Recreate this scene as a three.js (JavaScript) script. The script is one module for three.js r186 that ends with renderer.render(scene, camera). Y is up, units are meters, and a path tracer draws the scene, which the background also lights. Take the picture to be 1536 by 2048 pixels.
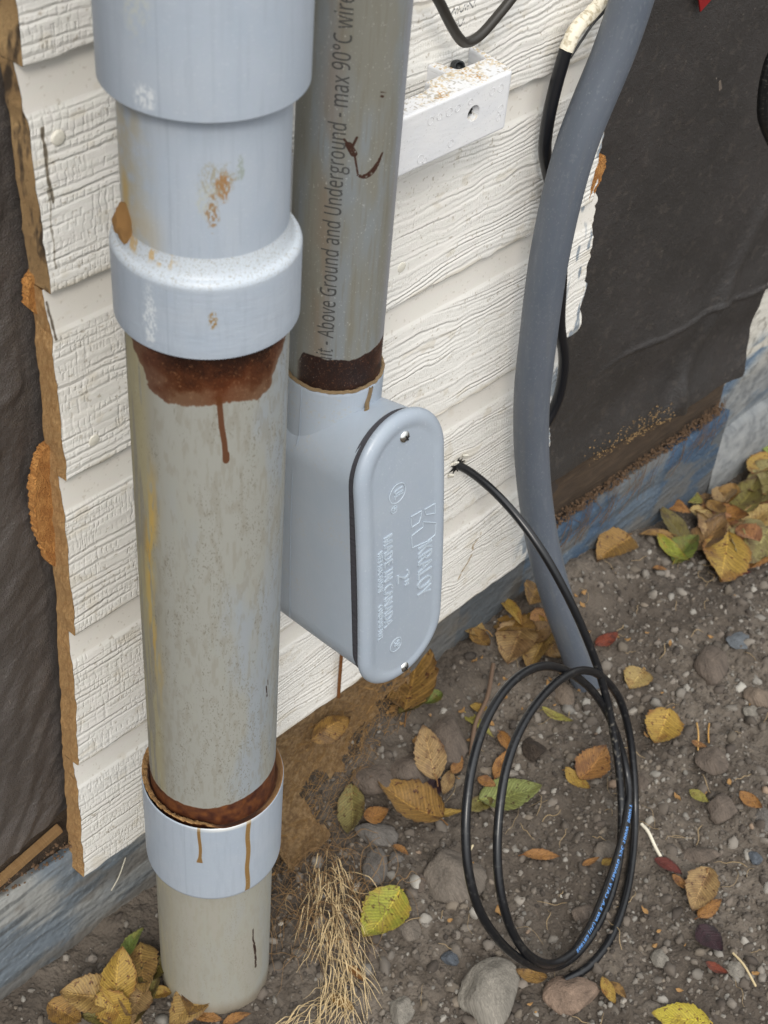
import * as THREE from 'three';
import { mergeGeometries, mergeVertices } from 'three/addons/utils/BufferGeometryUtils.js';
import { FontLoader } from 'three/addons/loaders/FontLoader.js';
import { TextGeometry } from 'three/addons/geometries/TextGeometry.js';
import { RoundedBoxGeometry } from 'three/addons/geometries/RoundedBoxGeometry.js';
import { Brush, Evaluator, SUBTRACTION } from 'three-bvh-csg';

// ---------------------------------------------------------------- camera, sky, sun, exposure
const scene = new THREE.Scene();
const camera = new THREE.PerspectiveCamera(37.6, 3 / 4, 0.05, 200);
camera.position.set(-0.3854, 1.0321, 0.5922);
camera.rotation.set(-0.7402, -0.8627, 0.0992, 'YXZ');
camera.focus = 1.06; camera.userData.fStop = 15;
const sunDir = new THREE.Vector3(-0.62, 0.85, 0.62).normalize();
{ // overcast sky: brighter towards the zenith and softly around the hidden sun
  const W = 256, H = 128, d = new Float32Array(W * H * 4), v = new THREE.Vector3();
  for (let j = 0; j < H; j++) for (let i = 0; i < W; i++) {
    const el = (j + 0.5) / H * Math.PI - Math.PI / 2, az = (i + 0.5) / W * Math.PI * 2 - Math.PI;
    v.set(Math.cos(az) * Math.cos(el), Math.sin(el), Math.sin(az) * Math.cos(el));
    const up = Math.max(0, v.y), glow = Math.pow(Math.max(0, v.dot(sunDir)), 3);
    const L = 1.25 * (0.22 + 0.78 * up) + 0.8 * glow, k = (j * W + i) * 4;
    d[k] = L * 0.98; d[k + 1] = L * 1.0; d[k + 2] = L * 1.015; d[k + 3] = 1;
  }
  const sky = new THREE.DataTexture(d, W, H, THREE.RGBAFormat, THREE.FloatType);
  sky.mapping = THREE.EquirectangularReflectionMapping; sky.magFilter = sky.minFilter = THREE.LinearFilter; sky.needsUpdate = true;
  scene.background = sky; scene.environment = sky;
}
const sun = new THREE.DirectionalLight(0xfff6ea, 1.0);
sun.position.copy(sunDir).multiplyScalar(6).add(new THREE.Vector3(0.3, 0, 0)); sun.target.position.set(0.3, 0, 0);
sun.castShadow = true; sun.shadow.radius = 28; sun.shadow.mapSize.set(2048, 2048);
Object.assign(sun.shadow.camera, { left: -1.5, right: 1.5, top: 1.5, bottom: -1.5, near: 0.5, far: 15 });
scene.add(sun, sun.target);
const renderer = new THREE.WebGLRenderer({ antialias: true });
renderer.toneMapping = THREE.LinearToneMapping; renderer.toneMappingExposure = 1.5;
renderer.shadowMap.enabled = true;

// ---------------------------------------------------------------- helpers
let seed = 7;
const rnd = () => { seed = (seed * 1664525 + 1013904223) >>> 0; return seed / 4294967296; };
const rr = (a, b) => a + (b - a) * rnd();
const lerp = (a, b, t) => a + (b - a) * t, clamp = (x, a = 0, b = 1) => Math.min(b, Math.max(a, x));
const ss = (a, b, x) => { const t = clamp((x - a) / (b - a)); return t * t * (3 - 2 * t); };
const hash = (x, y, s = 0) => { let h = (x * 374761393 + y * 668265263 + s * 1442695041) | 0; h = Math.imul(h ^ (h >>> 13), 1274126177); h ^= h >>> 16; return (h >>> 0) / 4294967296; };
const vn = (x, y, s = 0) => { const i = Math.floor(x), j = Math.floor(y), fx = x - i, fy = y - j, u = fx * fx * (3 - 2 * fx), w = fy * fy * (3 - 2 * fy); return lerp(lerp(hash(i, j, s), hash(i + 1, j, s), u), lerp(hash(i, j + 1, s), hash(i + 1, j + 1, s), u), w); };
const fbm = (x, y, s = 0, o = 4) => { let a = 0.5, r = 0, t = 0; for (let k = 0; k < o; k++) { r += a * vn(x, y, s + k); t += a; x *= 2.03; y *= 2.03; a *= 0.5; } return r / t; };
// the same noise on a lattice that closes after px, py cells
const vnp = (x, y, px, py, s) => { const i = Math.floor(x), j = Math.floor(y), fx = x - i, fy = y - j, u = fx * fx * (3 - 2 * fx), w = fy * fy * (3 - 2 * fy), m = (a, n) => ((a % n) + n) % n; return lerp(lerp(hash(m(i, px), m(j, py), s), hash(m(i + 1, px), m(j, py), s), u), lerp(hash(m(i, px), m(j + 1, py), s), hash(m(i + 1, px), m(j + 1, py), s), u), w); };
const fbmp = (x, y, p, s, o = 5) => { let a = 0.5, r = 0, t = 0; for (let k = 0; k < o; k++) { r += a * vnp(x * p, y * p, p, p, s + k); t += a; p *= 2; a *= 0.55; } return r / t; };
function tex(w, h, fn, srgb = true) {                      // fn(u, v) -> [r, g, b] 0..255, v from the bottom
  const d = new Uint8Array(w * h * 4);
  for (let j = 0; j < h; j++) for (let i = 0; i < w; i++) { const c = fn((i + 0.5) / w, (j + 0.5) / h), k = (j * w + i) * 4; d[k] = clamp(c[0], 0, 255); d[k + 1] = clamp(c[1], 0, 255); d[k + 2] = clamp(c[2], 0, 255); d[k + 3] = 255; }
  const t = new THREE.DataTexture(d, w, h, THREE.RGBAFormat); t.magFilter = THREE.LinearFilter; t.minFilter = THREE.LinearFilter; t.wrapS = t.wrapT = THREE.RepeatWrapping;
  if (srgb) t.colorSpace = THREE.SRGBColorSpace; t.needsUpdate = true; return t;
}
const grey = (w, h, fn) => tex(w, h, (u, v) => { const x = 255 * fn(u, v); return [x, x, x]; }, false);
const mixc = (a, b, t) => [lerp(a[0], b[0], t), lerp(a[1], b[1], t), lerp(a[2], b[2], t)];
function canvasMask(w, h, draw) {                          // what is drawn, as a function of (u, v): 0..1
  const c = document.createElement('canvas'); c.width = w; c.height = h; const x = c.getContext('2d');
  x.fillStyle = '#000'; x.fillRect(0, 0, w, h); x.fillStyle = x.strokeStyle = '#fff'; draw(x, w, h);
  const d = x.getImageData(0, 0, w, h).data;
  return (u, v) => { const i = clamp(Math.floor(u * w), 0, w - 1), j = clamp(Math.floor((1 - v) * h), 0, h - 1); return d[(j * w + i) * 4] / 255; };
}
const used = {};
const numbered = (n) => { const k = used[n] = (used[n] ?? -1) + 1; return k ? n + '_' + String(k).padStart(3, '0') : n; };
const shade = (m) => { m.castShadow = m.receiveShadow = true; return m; };
const part = (name, geo, mat, parent) => { const m = shade(new THREE.Mesh(geo, mat)); m.name = name; parent.add(m); return m; };
const group = (name, label, category, extra) => { const o = new THREE.Group(); o.name = numbered(name); o.userData = { label, category, ...extra }; scene.add(o); return o; };
const thing = (name, geo, mat, label, category, extra) => { const m = shade(new THREE.Mesh(geo, mat)); m.name = numbered(name); m.userData = { label, category, ...extra }; scene.add(m); return m; };
const structure = (name, geo, mat) => { const m = shade(new THREE.Mesh(geo, mat)); m.name = name; m.userData.kind = 'structure'; scene.add(m); return m; };
const std = (o) => new THREE.MeshStandardMaterial({ roughness: 0.8, ...o });
const hex = (h, k = 1) => new THREE.Color(h).multiplyScalar(k);
const V = (x, y, z) => new THREE.Vector3(x, y, z);
const tube = (pts, r, seg = 40, rad = 8, closed = false) => new THREE.TubeGeometry(new THREE.CatmullRomCurve3(pts.map((p) => p.isVector3 ? p : V(...p)), closed, 'catmullrom', 0.5), seg, r, rad, closed);
function grid(nu, nv, fn, uvfn) {                          // an (nu x nv) sheet; fn(i/nu, j/nv) -> [x, y, z] or null for a hole
  const P = [], U = [], I = [], ok = [];
  for (let j = 0; j <= nv; j++) for (let i = 0; i <= nu; i++) { const p = fn(i / nu, j / nv); ok.push(!!p); P.push(...(p || [0, 0, 0])); U.push(...(uvfn ? uvfn(i / nu, j / nv, p) : [i / nu, j / nv])); }
  for (let j = 0; j < nv; j++) for (let i = 0; i < nu; i++) { const a = j * (nu + 1) + i, b = a + 1, c = a + nu + 1, d = c + 1; if (ok[a] && ok[b] && ok[c] && ok[d]) I.push(a, b, d, a, d, c); }
  const g = new THREE.BufferGeometry(); g.setAttribute('position', new THREE.Float32BufferAttribute(P, 3)); g.setAttribute('uv', new THREE.Float32BufferAttribute(U, 2)); g.setIndex(I); g.computeVertexNormals(); return g;
}
function lathe(prof, seg = 128, y0 = 0, y1 = 1) {          // prof: [radius, height] going up; u runs round from behind, u 0.5 faces +z; v is the height between y0 and y1
  return grid(seg, prof.length - 1, (i, j) => { const p = prof[Math.round(j * (prof.length - 1))], a = (i - 0.5) * 2 * Math.PI; return [Math.sin(a) * p[0], p[1], Math.cos(a) * p[0]]; },
    (i, j) => [i, (prof[Math.round(j * (prof.length - 1))][1] - y0) / (y1 - y0)]);
}
const arc = (cx, cy, r, a0, a1, n) => Array.from({ length: n + 1 }, (_, k) => { const a = lerp(a0, a1, k / n); return [cx + r * Math.cos(a), cy + r * Math.sin(a)]; });

// ---------------------------------------------------------------- ground
const groundY = (x, z) => -0.105 - 0.05 * ss(0.68, 0.95, x) * (1 - 0.5 * ss(0.1, 0.5, z)) + 0.03 * Math.exp(-((Math.max(z, -0.02) / 0.045) ** 2)) * ss(0.2, 0.32, x) * (1 - ss(0.6, 0.8, x)) + 0.0025 * Math.sin(x * 23 + 1) * Math.cos(z * 19) + 0.0015 * Math.sin(x * 61 + z * 47);
const clods = (x, z) => 0.009 * (fbm(x * 55, z * 55, 3, 4) - 0.55) + 0.004 * (vn(x * 210, z * 210, 9) - 0.5);
const soilY = (x, z) => groundY(x, z) + clods(x, z);
{
  const axis = (a, b, step, far) => { const r = []; for (let x = a; x <= b; x += step) r.push(x); for (const f of far) { r.push(b + f); r.unshift(a - f); } return r.sort((p, q) => p - q); };
  const far = [0.05, 0.15, 0.4, 1, 2.5, 6, 15, 40], xs = axis(-0.3, 1.5, 0.0033, far), zs = axis(-0.06, 0.68, 0.0033, far);
  const g = grid(xs.length - 1, zs.length - 1, (i, j) => { const x = xs[Math.round(i * (xs.length - 1))], z = zs[zs.length - 1 - Math.round(j * (zs.length - 1))]; return [x, soilY(x, z), z]; }, (i, j, p) => [p[0], p[2]]);
  const map = tex(1024, 1024, (u, v) => {
    const n = fbmp(u, v, 6, 11), m = fbmp(u, v, 40, 21, 4), q = fbmp(u, v, 160, 31, 2);
    let c = mixc([74, 66, 58], [110, 101, 91], clamp((n - 0.3) * 1.8)); c = mixc(c, [62, 54, 46], 0.6 * ss(0.55, 0.75, m)); c = mixc(c, [128, 116, 102], 0.35 * ss(0.7, 0.88, q)); return c;
  });
  map.repeat.set(1.9, 1.9);
  const bump = grey(1024, 1024, (u, v) => 0.6 * fbmp(u, v, 48, 5, 5) + 0.4 * fbmp(u, v, 200, 6, 2)); bump.repeat.set(2.3, 2.3);
  structure('ground', g, std({ map, bumpMap: bump, bumpScale: 0.004, roughness: 0.97 }));
}
const stoneGeo = (s, rough = 0.35, flat = 0) => {
  const g = mergeVertices(new THREE.IcosahedronGeometry(1, 5).deleteAttribute('normal').deleteAttribute('uv')), p = g.attributes.position, ox = s * 7.3, v = V();
  const cuts = Array.from({ length: 7 }, (_, k) => [V(hash(s, k, 1) - 0.5, hash(s, k, 2) - 0.5, hash(s, k, 3) - 0.5).normalize(), 0.58 + 0.3 * hash(s, k, 4)]);
  for (let i = 0; i < p.count; i++) {
    v.fromBufferAttribute(p, i); let r = 1 + rough * 0.9 * (fbm(v.x * 1.6 + ox + v.z, v.y * 1.6 + ox - v.z * 0.7, 2, 3) - 0.5);
    for (const [n, d] of cuts) { const t = v.dot(n) * r; if (t > d) r *= lerp(1, d / t, 0.92); }
    r += 0.05 * (vn(v.x * 5 + ox, v.y * 5 + v.z * 4, 6) - 0.5) + 0.025 * (vn(v.x * 9 + ox, v.y * 9 + v.z * 7, 5) - 0.5); p.setXYZ(i, v.x * r, v.y * r, v.z * r);
  }
  g.computeVertexNormals();
  const uv = []; for (let i = 0; i < p.count; i++) uv.push(0.5 + p.getX(i) * 0.4 + p.getY(i) * 0.15, 0.5 + p.getZ(i) * 0.4 + p.getY(i) * 0.15); g.setAttribute('uv', new THREE.Float32BufferAttribute(uv, 2)); return g;
};
const stoneMap = tex(512, 512, (u, v) => { const n = fbmp(u, v, 5, 41), q = fbmp(u, v, 90, 42, 3); const k = 0.72 + 0.42 * n + 0.35 * (q - 0.5); return [205 * k, 200 * k, 196 * k]; });
const stoneBump = grey(512, 512, (u, v) => fbmp(u, v, 24, 43, 5));
const stoneMat = (c, k = 1) => std({ color: hex(c, k), map: stoneMap, bumpMap: stoneBump, bumpScale: 0.0012, roughness: 0.9 });
{ // loose crumbs and grit
  const variants = [1, 2, 3, 4].map((s) => { const g = mergeVertices(new THREE.IcosahedronGeometry(1, 1).deleteAttribute('normal').deleteAttribute('uv')), p = g.attributes.position; for (let i = 0; i < p.count; i++) { const r = 0.75 + 0.5 * hash(i, s, 4); p.setXYZ(i, p.getX(i) * r, p.getY(i) * r * 0.75, p.getZ(i) * r); } g.computeVertexNormals(); return g; });
  const m = new THREE.Matrix4(), q = new THREE.Quaternion(), e = new THREE.Euler(), c = new THREE.Color();
  const tones = ['#6c645b', '#5b534b', '#7a7269', '#4e463f', '#837c73', '#685f56', '#585048', '#8b867e', '#746a5e'];
  const lay = (name, label, count, size, pale) => variants.forEach((g, k) => {
    const im = new THREE.InstancedMesh(g, std({ color: 0xffffff, roughness: 0.95 }), count);
    for (let i = 0; i < count; i++) {
      const t = Math.pow(rnd(), 0.75), x = lerp(-0.12, 1.55, rnd()), z = lerp(-0.01, 0.62, t), s = size();
      e.set(rr(0, 6.3), rr(0, 6.3), rr(0, 6.3)); q.setFromEuler(e); const f = rr(0.75, 1.3);
      m.compose(V(x, soilY(x, z) + s * (name === 'gravel' ? rr(-0.45, 0.25) : rr(-0.3, 0.4)), z), q, V(s * f, s, s / f)); im.setMatrixAt(i, m);
      const light = rnd() < pale; c.set(light ? ['#b3ada2', '#bfbab0', '#a48d78'][Math.floor(rnd() * 3)] : tones[Math.floor(rnd() * tones.length)]).multiplyScalar(light ? rr(0.5, 0.85) : rr(0.58, 1.04) * (size() > 0 && name === 'gravel' ? 1.08 : 0.92)); im.setColorAt(i, c);
    }
    shade(im); im.name = numbered(name); im.userData = { label, category: 'gravel', kind: 'stuff', group: label }; scene.add(im);
  });
  lay('soil_crumbs', 'dark brown soil crumbs covering the ground', 9500, () => 0.0006 + 0.0022 * Math.pow(rnd(), 2.2), 0.003);
  lay('gravel', 'small grey brown gravel scattered over the ground', 1900, () => 0.0017 + 0.0052 * Math.pow(rnd(), 2.6), 0.016);
}
// ---------------------------------------------------------------- house wall: lap siding, building paper, sill, foundation
const C = 0.1363;                                          // height of one course
const fibreMap = tex(256, 512, (u, v) => { const n = fbmp(u, v, 8, 51), q = fbm(u * 60, v * 14, 52, 3); return mixc([168, 124, 74], [222, 184, 130], clamp(0.25 + 0.9 * (n - 0.4) + 0.9 * (q - 0.45))); });
fibreMap.repeat.set(9, 9);
const fibreBump = grey(256, 512, (u, v) => fbm(u * 70, v * 20, 53, 4)); fibreBump.repeat.set(9, 9);
const fibre = std({ map: fibreMap, bumpMap: fibreBump, bumpScale: 0.0016, roughness: 1 });
const oldFibre = std({ roughness: 1, bumpMap: fibreBump, bumpScale: 0.0014, map: tex(128, 512, (u, v) => { const q = fbm(u * 16, v * 16 - u * 10, 61, 4), n = fbm(u * 4, v * 9, 62, 3); return mixc(mixc([206, 172, 122], [150, 118, 78], n), [62, 50, 38], 0.85 * ss(0.5, 0.72, q)); }) });
{
  structure('house_wall', new THREE.BoxGeometry(6, 3.2, 0.24).translate(-2.09, 1.3, -0.151), std({ color: hex('#4a4038', 0.6), roughness: 1 }));
}
const X0 = -0.04, LX = 0.62;
function emboss(k) {                                       // pressed wood grain, heights 0..1
  const s0 = k * 17.3, flow = k % 2 ? 0.9 : 1.15;
  return (u, v) => {
    const x = X0 + u * LX, y = v * C, left = 1 - ss(0.10, 0.24, x);
    const smooth = ss(0.104, 0.1085, y + 0.004 * (vn(x * 22, k, 71) - 0.5) + 0.0012 * vn(x * 160, k, 72));
    const warp = lerp(0.021 * flow, 0.004, left) * (fbm(x * 8 + s0, y * 24 + s0, 73, 3) - 0.5) + lerp(0.004, 0.0016, left) * (vn(x * 52 + s0, y * 46, 74) - 0.5) + 0.0009 * (vn(x * 260, y * 260 + s0, 75) - 0.5);
    const t = (y + warp) / lerp(0.0044, 0.0052, left), b = Math.round(t), r = Math.floor(t), dist = Math.abs(t - b);
    const str = ss(0.36, 0.66, vn(x * lerp(13, 20, left) + s0, b * 7.7, 77)) * (0.45 + 0.55 * hash(b, k, 78));
    const gw = lerp(0.34, 0.26, left) + 0.24 * vn(x * 34, b + s0, 76), groove = (1 - ss(0, gw, dist)) * str, lipped = (t > b ? 1 : 0) * Math.exp(-(((dist - gw) / 0.16) ** 2)) * str;
    let cut = 0;
    const lines = (rows, seg, share, p0, p1, s) => { const rb = Math.floor(t / rows + hash(Math.floor(x * seg * 0.5), s, 79)), blk = Math.floor(x * seg + hash(rb, k, s) * 9); if (hash(blk, rb, s + k) > share) return; const tp = lerp(p0, p1, hash(blk, rb, s + 2)), tt = (x + 0.0016 * (vn(x * 90, y * 200, 80) - 0.5)) / tp + hash(rb, blk, 81), q = Math.round(tt), w = lerp(0.16, 0.3, hash(q, rb, 82)); cut = Math.max(cut, (1 - ss(0, w, Math.abs(tt - q))) * (0.25 + 0.75 * hash(q, rb, 83))); };
    lines(1, lerp(30, 44, left), lerp(0.36, 0.62, left), lerp(0.0019, 0.003, left), lerp(0.0028, 0.0062, left), 84);
    lines(3, lerp(26, 60, left), lerp(0.24, 0.4, left), lerp(0.0026, 0.0044, left), lerp(0.0034, 0.0085, left), 88);
    const base = 0.64 + 0.14 * (hash(r, Math.floor(x * 40), 91) - 0.5) * left - 0.06 + 0.42 * (fbm(x * 42, y * 110, 92 + k, 3) - 0.5);
    const press = base + 0.10 * lipped + lerp(0.22, 0.12, left) * (1 - (2 * (t - r) - 1) ** 2) * ss(0.4, 0.7, vn(x * 9, r * 5.3 + s0, 89)) - lerp(0.30, 0.38, left) * Math.max(groove, cut * lerp(0.75, 0.9, left)) + 0.05 * (vn(x * 800, y * 800, 85) - 0.5);
    return clamp(lerp(press, 0.62 + 0.02 * (vn(x * 700, y * 700, 86) - 0.5), smooth));
  };
}
const edgeL = (y) => { const T = [[0, -0.012], [0.139, -0.006], [0.275, 0.001], [0.407, 0.005], [0.544, 0.007], [0.681, 0.003], [0.82, -0.002], [3, -0.002]]; let i = 0; while (i < T.length - 2 && y > T[i + 1][0]) i++; return lerp(T[i][1], T[i + 1][1], (y - T[i][0]) / (T[i + 1][0] - T[i][0])); };
const stepR = [0.535, 0.531, 0.541, 0.528, 0.531, 0.536, 0.53, 0.534];
const siding = group('lap_siding', 'cream white embossed lap siding, cut off at left and torn at right', 'siding');
const boards = [];
function board(k, y0) {
  const prof = [[0, -0.019], [0, -0.0012], [0.0004, -0.0003], [0.0014, 0]];
  for (let i = 1; i <= 22; i++) prof.push([lerp(0.0014, 0.104, i / 22), lerp(0, -0.0034, i / 22)]);
  prof.push([0.106, -0.0037], [0.1075, -0.0043]);
  for (let i = 1; i <= 9; i++) { const t = i / 9; prof.push([lerp(0.1075, C, t), -0.0043 - 0.0034 * Math.pow(t, 0.8)]); }
  const n = prof.length - 1, nx = 200;
  const xl = (y) => edgeL(y0 + y) + 0.0016 * (fbm((y0 + y) * 90, k, 91, 3) - 0.5) * 2 - 0.0005 * ss(0.104, 0.112, y), xr = (y) => stepR[k % 8] + 0.009 * (fbm((y0 + y) * 60, k, 92, 4) - 0.5) + 0.004 * (vn((y0 + y) * 240, k, 93) - 0.5);
  const pt = (i, q) => { const [y, z] = prof[q]; const x = lerp(xl(y), xr(y), i); const jag = q > 0 && q < 4 ? 0.0022 * (vn(x * 90, k, 94) - 0.55) : 0; return [x, y0 + y + jag * (q < 4 ? 1 : 0), z + (q > 1 ? 0.0011 * (fbm(x * 14, y * 14 + k * 5, 95, 2) - 0.5) : 0)]; };
  const g = grid(nx, n, (i, j) => pt(i, Math.round(j * n)), (i, j, p) => [(p[0] - X0) / LX, clamp((p[1] - y0) / C, 0.001, 0.999)]);
  const bump = grey(2048, 512, emboss(k));
  const map = tex(1024, 256, (u, v) => {
    const x = X0 + u * LX, y = v * C, n0 = fbm(x * 9, y * 14, 96 + k, 4), sp = fbm(x * 420, y * 420, 97 + k, 2), h = fbm(x * 60, y * 90, 98 + k, 3);
    let c = mixc([233, 231, 225], [223, 220, 213], clamp((n0 - 0.3) * 1.6));
    c = mixc(c, [186, 174, 150], 0.25 * ss(0.66, 0.8, h));
    c = mixc(c, [150, 140, 124], 0.5 * ss(0.77, 0.86, sp));
    if (y > 0.1085) c = mixc(c, [214, 209, 200], 0.5);
    const er = ss(0.50, 0.53, x + 0.012 * (fbm(y * 50, x * 20, 99 + k, 3) - 0.5));                 // weathered at the torn end
    c = mixc(c, [112, 124, 136], er * 0.8 * ss(0.52, 0.62, fbm(x * 130, y * 45, 100 + k, 3)));
    const bot = 1 - ss(0.0, 0.006, y); c = mixc(c, [186, 172, 144], 0.35 * bot * ss(0.4, 0.6, fbm(x * 40, 3, 101 + k, 3)));
    const crack = (cx, ya, yb, w) => { const yy = y0 + y; if (yy < ya || yy > yb) return 0; const d = Math.abs(x - cx - 0.004 * (fbm(yy * 60, k, 102, 3) - 0.5) - (yy - ya) * -0.02); return 1 - ss(w * 0.5, w, d * (0.7 + 0.8 * vn(yy * 300, 5, 103))); };
    if (k === 4) c = mixc(c, [92, 82, 66], 0.85 * Math.max(crack(0.0125, 0.60, 0.645, 0.0013), 0.7 * crack(0.0115, 0.56, 0.61, 0.0006)));
    if (k === 3) c = mixc(c, [88, 78, 66], 0.9 * crack(0.0085, 0.511, 0.537, 0.0009));
    if (k === 0) { const d = Math.abs(x - 0.438 - (y - 0.066) * 0.5 - 0.006 * (vn(y * 120, 1, 104) - 0.5)); if (y > 0.042 && y < 0.088) c = mixc(c, [128, 98, 56], 0.75 * (1 - ss(0.0006, 0.0018, d)) * ss(0.35, 0.6, vn(y * 330, 8, 105))); }
    if (k === 4 && x > 0.325 && x < 0.35 && y0 + y > 0.606 && y0 + y < 0.628) { const s = Math.sin(x * 1900 + 2 * Math.sin(x * 700)) * 0.002, l = y0 + y > 0.617 ? 0.621 : 0.6115, a = Math.abs(y0 + y - l - s); c = mixc(c, [60, 62, 66], 0.75 * (1 - ss(0.0003, 0.0008, a)) * (l > 0.62 || x < 0.34 ? 1 : 0)); }
    return c;
  });
  const m = part('siding_board', g, std({ map, bumpMap: bump, bumpScale: 0.0014, roughness: 0.58 }), siding);
  const cap = (side) => grid(3, n, (i, j) => { const q = Math.round(j * n), p = pt(side, q); const back = side ? 0.0008 : -0.0006; return [p[0] + (side ? 1 : -1) * (0.0002 + (i > 0.2 && i < 0.9 ? 0.0012 * (vn(p[1] * 400, i * 9 + side, 106) - 0.3) : 0)) + back * i, p[1], lerp(p[2], -0.019, i)]; }, (i, j, p) => [p[2] * 9 + 0.3, p[1] * 4]);
  part('cut_end', cap(0), k >= 4 ? oldFibre : fibre, m).material.side = THREE.DoubleSide;
  part('torn_end', cap(1), fibre, m);
  boards.push(m); return m;
}
for (let k = 0; k < 7; k++) board(k, k * C);
for (let k = 7; k < 14; k++) { const m = boards[5 + (k % 2)].clone(); m.position.y = (k - 5 - (k % 2)) * C; siding.add(m); }
{ // painted nail heads and torn bits of board
  const head = mergeGeometries([lathe([[0.0001, 0.0008], [0.0032, 0.0006], [0.0042, 0.0002], [0.0044, -0.001]], 20)]).rotateX(Math.PI / 2);
  const nm = std({ color: hex('#e0dccf', 0.92), roughness: 0.55 });
  for (const [x, y, z] of [[0.021, 0.6358, -0.0022], [0.0278, 0.4286, -0.0006], [0.016, 0.1117, -0.0075], [0.47, 0.31, -0.001], [0.30, 0.44, -0.001]]) part('nail_head', head, nm, siding).position.set(x, y, z);
  const fineMap = fibreMap.clone(), fineBump = fibreBump.clone(); fineMap.repeat.set(26, 26); fineBump.repeat.set(48, 48); fineMap.needsUpdate = fineBump.needsUpdate = true; const tornMat = std({ map: fineMap, bumpMap: fineBump, bumpScale: 0.0016, color: hex('#f4dcb8'), roughness: 1 });
  const torn = (pts, x, y, z, rot) => { const s = new THREE.Shape(); pts.forEach(([a, b], i) => i ? s.lineTo(a, b) : s.moveTo(a, b)); const g = new THREE.ExtrudeGeometry(s, { depth: 0.006, bevelEnabled: false }); const p = g.attributes.position; for (let i = 0; i < p.count; i++) { p.setX(i, p.getX(i) + 0.0012 * (vn(p.getY(i) * 500, 1, 107) - 0.5)); p.setZ(i, p.getZ(i) + 0.0012 * vn(p.getX(i) * 300, p.getY(i) * 300, 3)); } g.computeVertexNormals(); const m = part('torn_fibre', g, tornMat, siding); m.position.set(x, y, z); m.rotation.y = rot; return m; };
  const jag = (list) => { const o = []; list.forEach((p, i) => { const q = list[(i + 1) % list.length]; for (let t = 0; t < 22; t++) o.push([lerp(p[0], q[0], t / 22) + (i < 4 ? 0.0014 * (hash(i, t, 108) - 0.5) : 0), lerp(p[1], q[1], t / 22)]); }); return o; };
  torn(jag([[0.002, 0.095], [-0.004, 0.088], [-0.0095, 0.066], [-0.0102, 0.035], [-0.004, 0.0], [0.006, -0.012], [0.008, 0.095]]), 0.0, 0.332, -0.022, 0);
  torn(jag([[0, 0.02], [-0.006, 0.016], [-0.008, 0], [0.0, -0.012], [0.006, -0.01], [0.006, 0.02]]), 0.008, 0.533, -0.021, 0);
  torn(jag([[0.006, 0.022], [0.010, 0.012], [0.005, -0.004], [-0.004, -0.016], [-0.008, -0.006], [-0.003, 0.018]]), 0.527, 0.425, -0.0075, 0.05);
  // ragged hole that the black cable comes out of
  const star = new THREE.Shape(); for (let i = 0; i < 18; i++) { const a = i / 18 * 6.283, r = i % 2 ? 0.0045 : 0.0072 + 0.003 * hash(i, 2, 109); i ? star.lineTo(r * Math.cos(a), r * Math.sin(a) * 0.9) : star.moveTo(r, 0); }
  part('cable_hole', new THREE.ExtrudeGeometry(star, { depth: 0.0006, bevelEnabled: false }), std({ color: 0x060504, roughness: 1 }), siding).position.set(0.397, 0.199, -0.0012);
  for (const [x, y, a] of [[0.390, 0.206, 0.5], [0.389, 0.193, 2.4], [0.404, 0.207, -0.6]]) { const s = new THREE.Shape(); s.moveTo(-0.003, 0); s.lineTo(0.001, 0.0025); s.lineTo(0.004, 0.0004); s.lineTo(0.0005, -0.0022); const f = part('paint_flake', new THREE.ExtrudeGeometry(s, { depth: 0.0008, bevelEnabled: true, bevelSize: 0.0004, bevelThickness: 0.0004, bevelSegments: 1 }), nm, siding); f.position.set(x, y, 0.0006); f.rotation.set(0.4, -0.4, a); }
}
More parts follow.
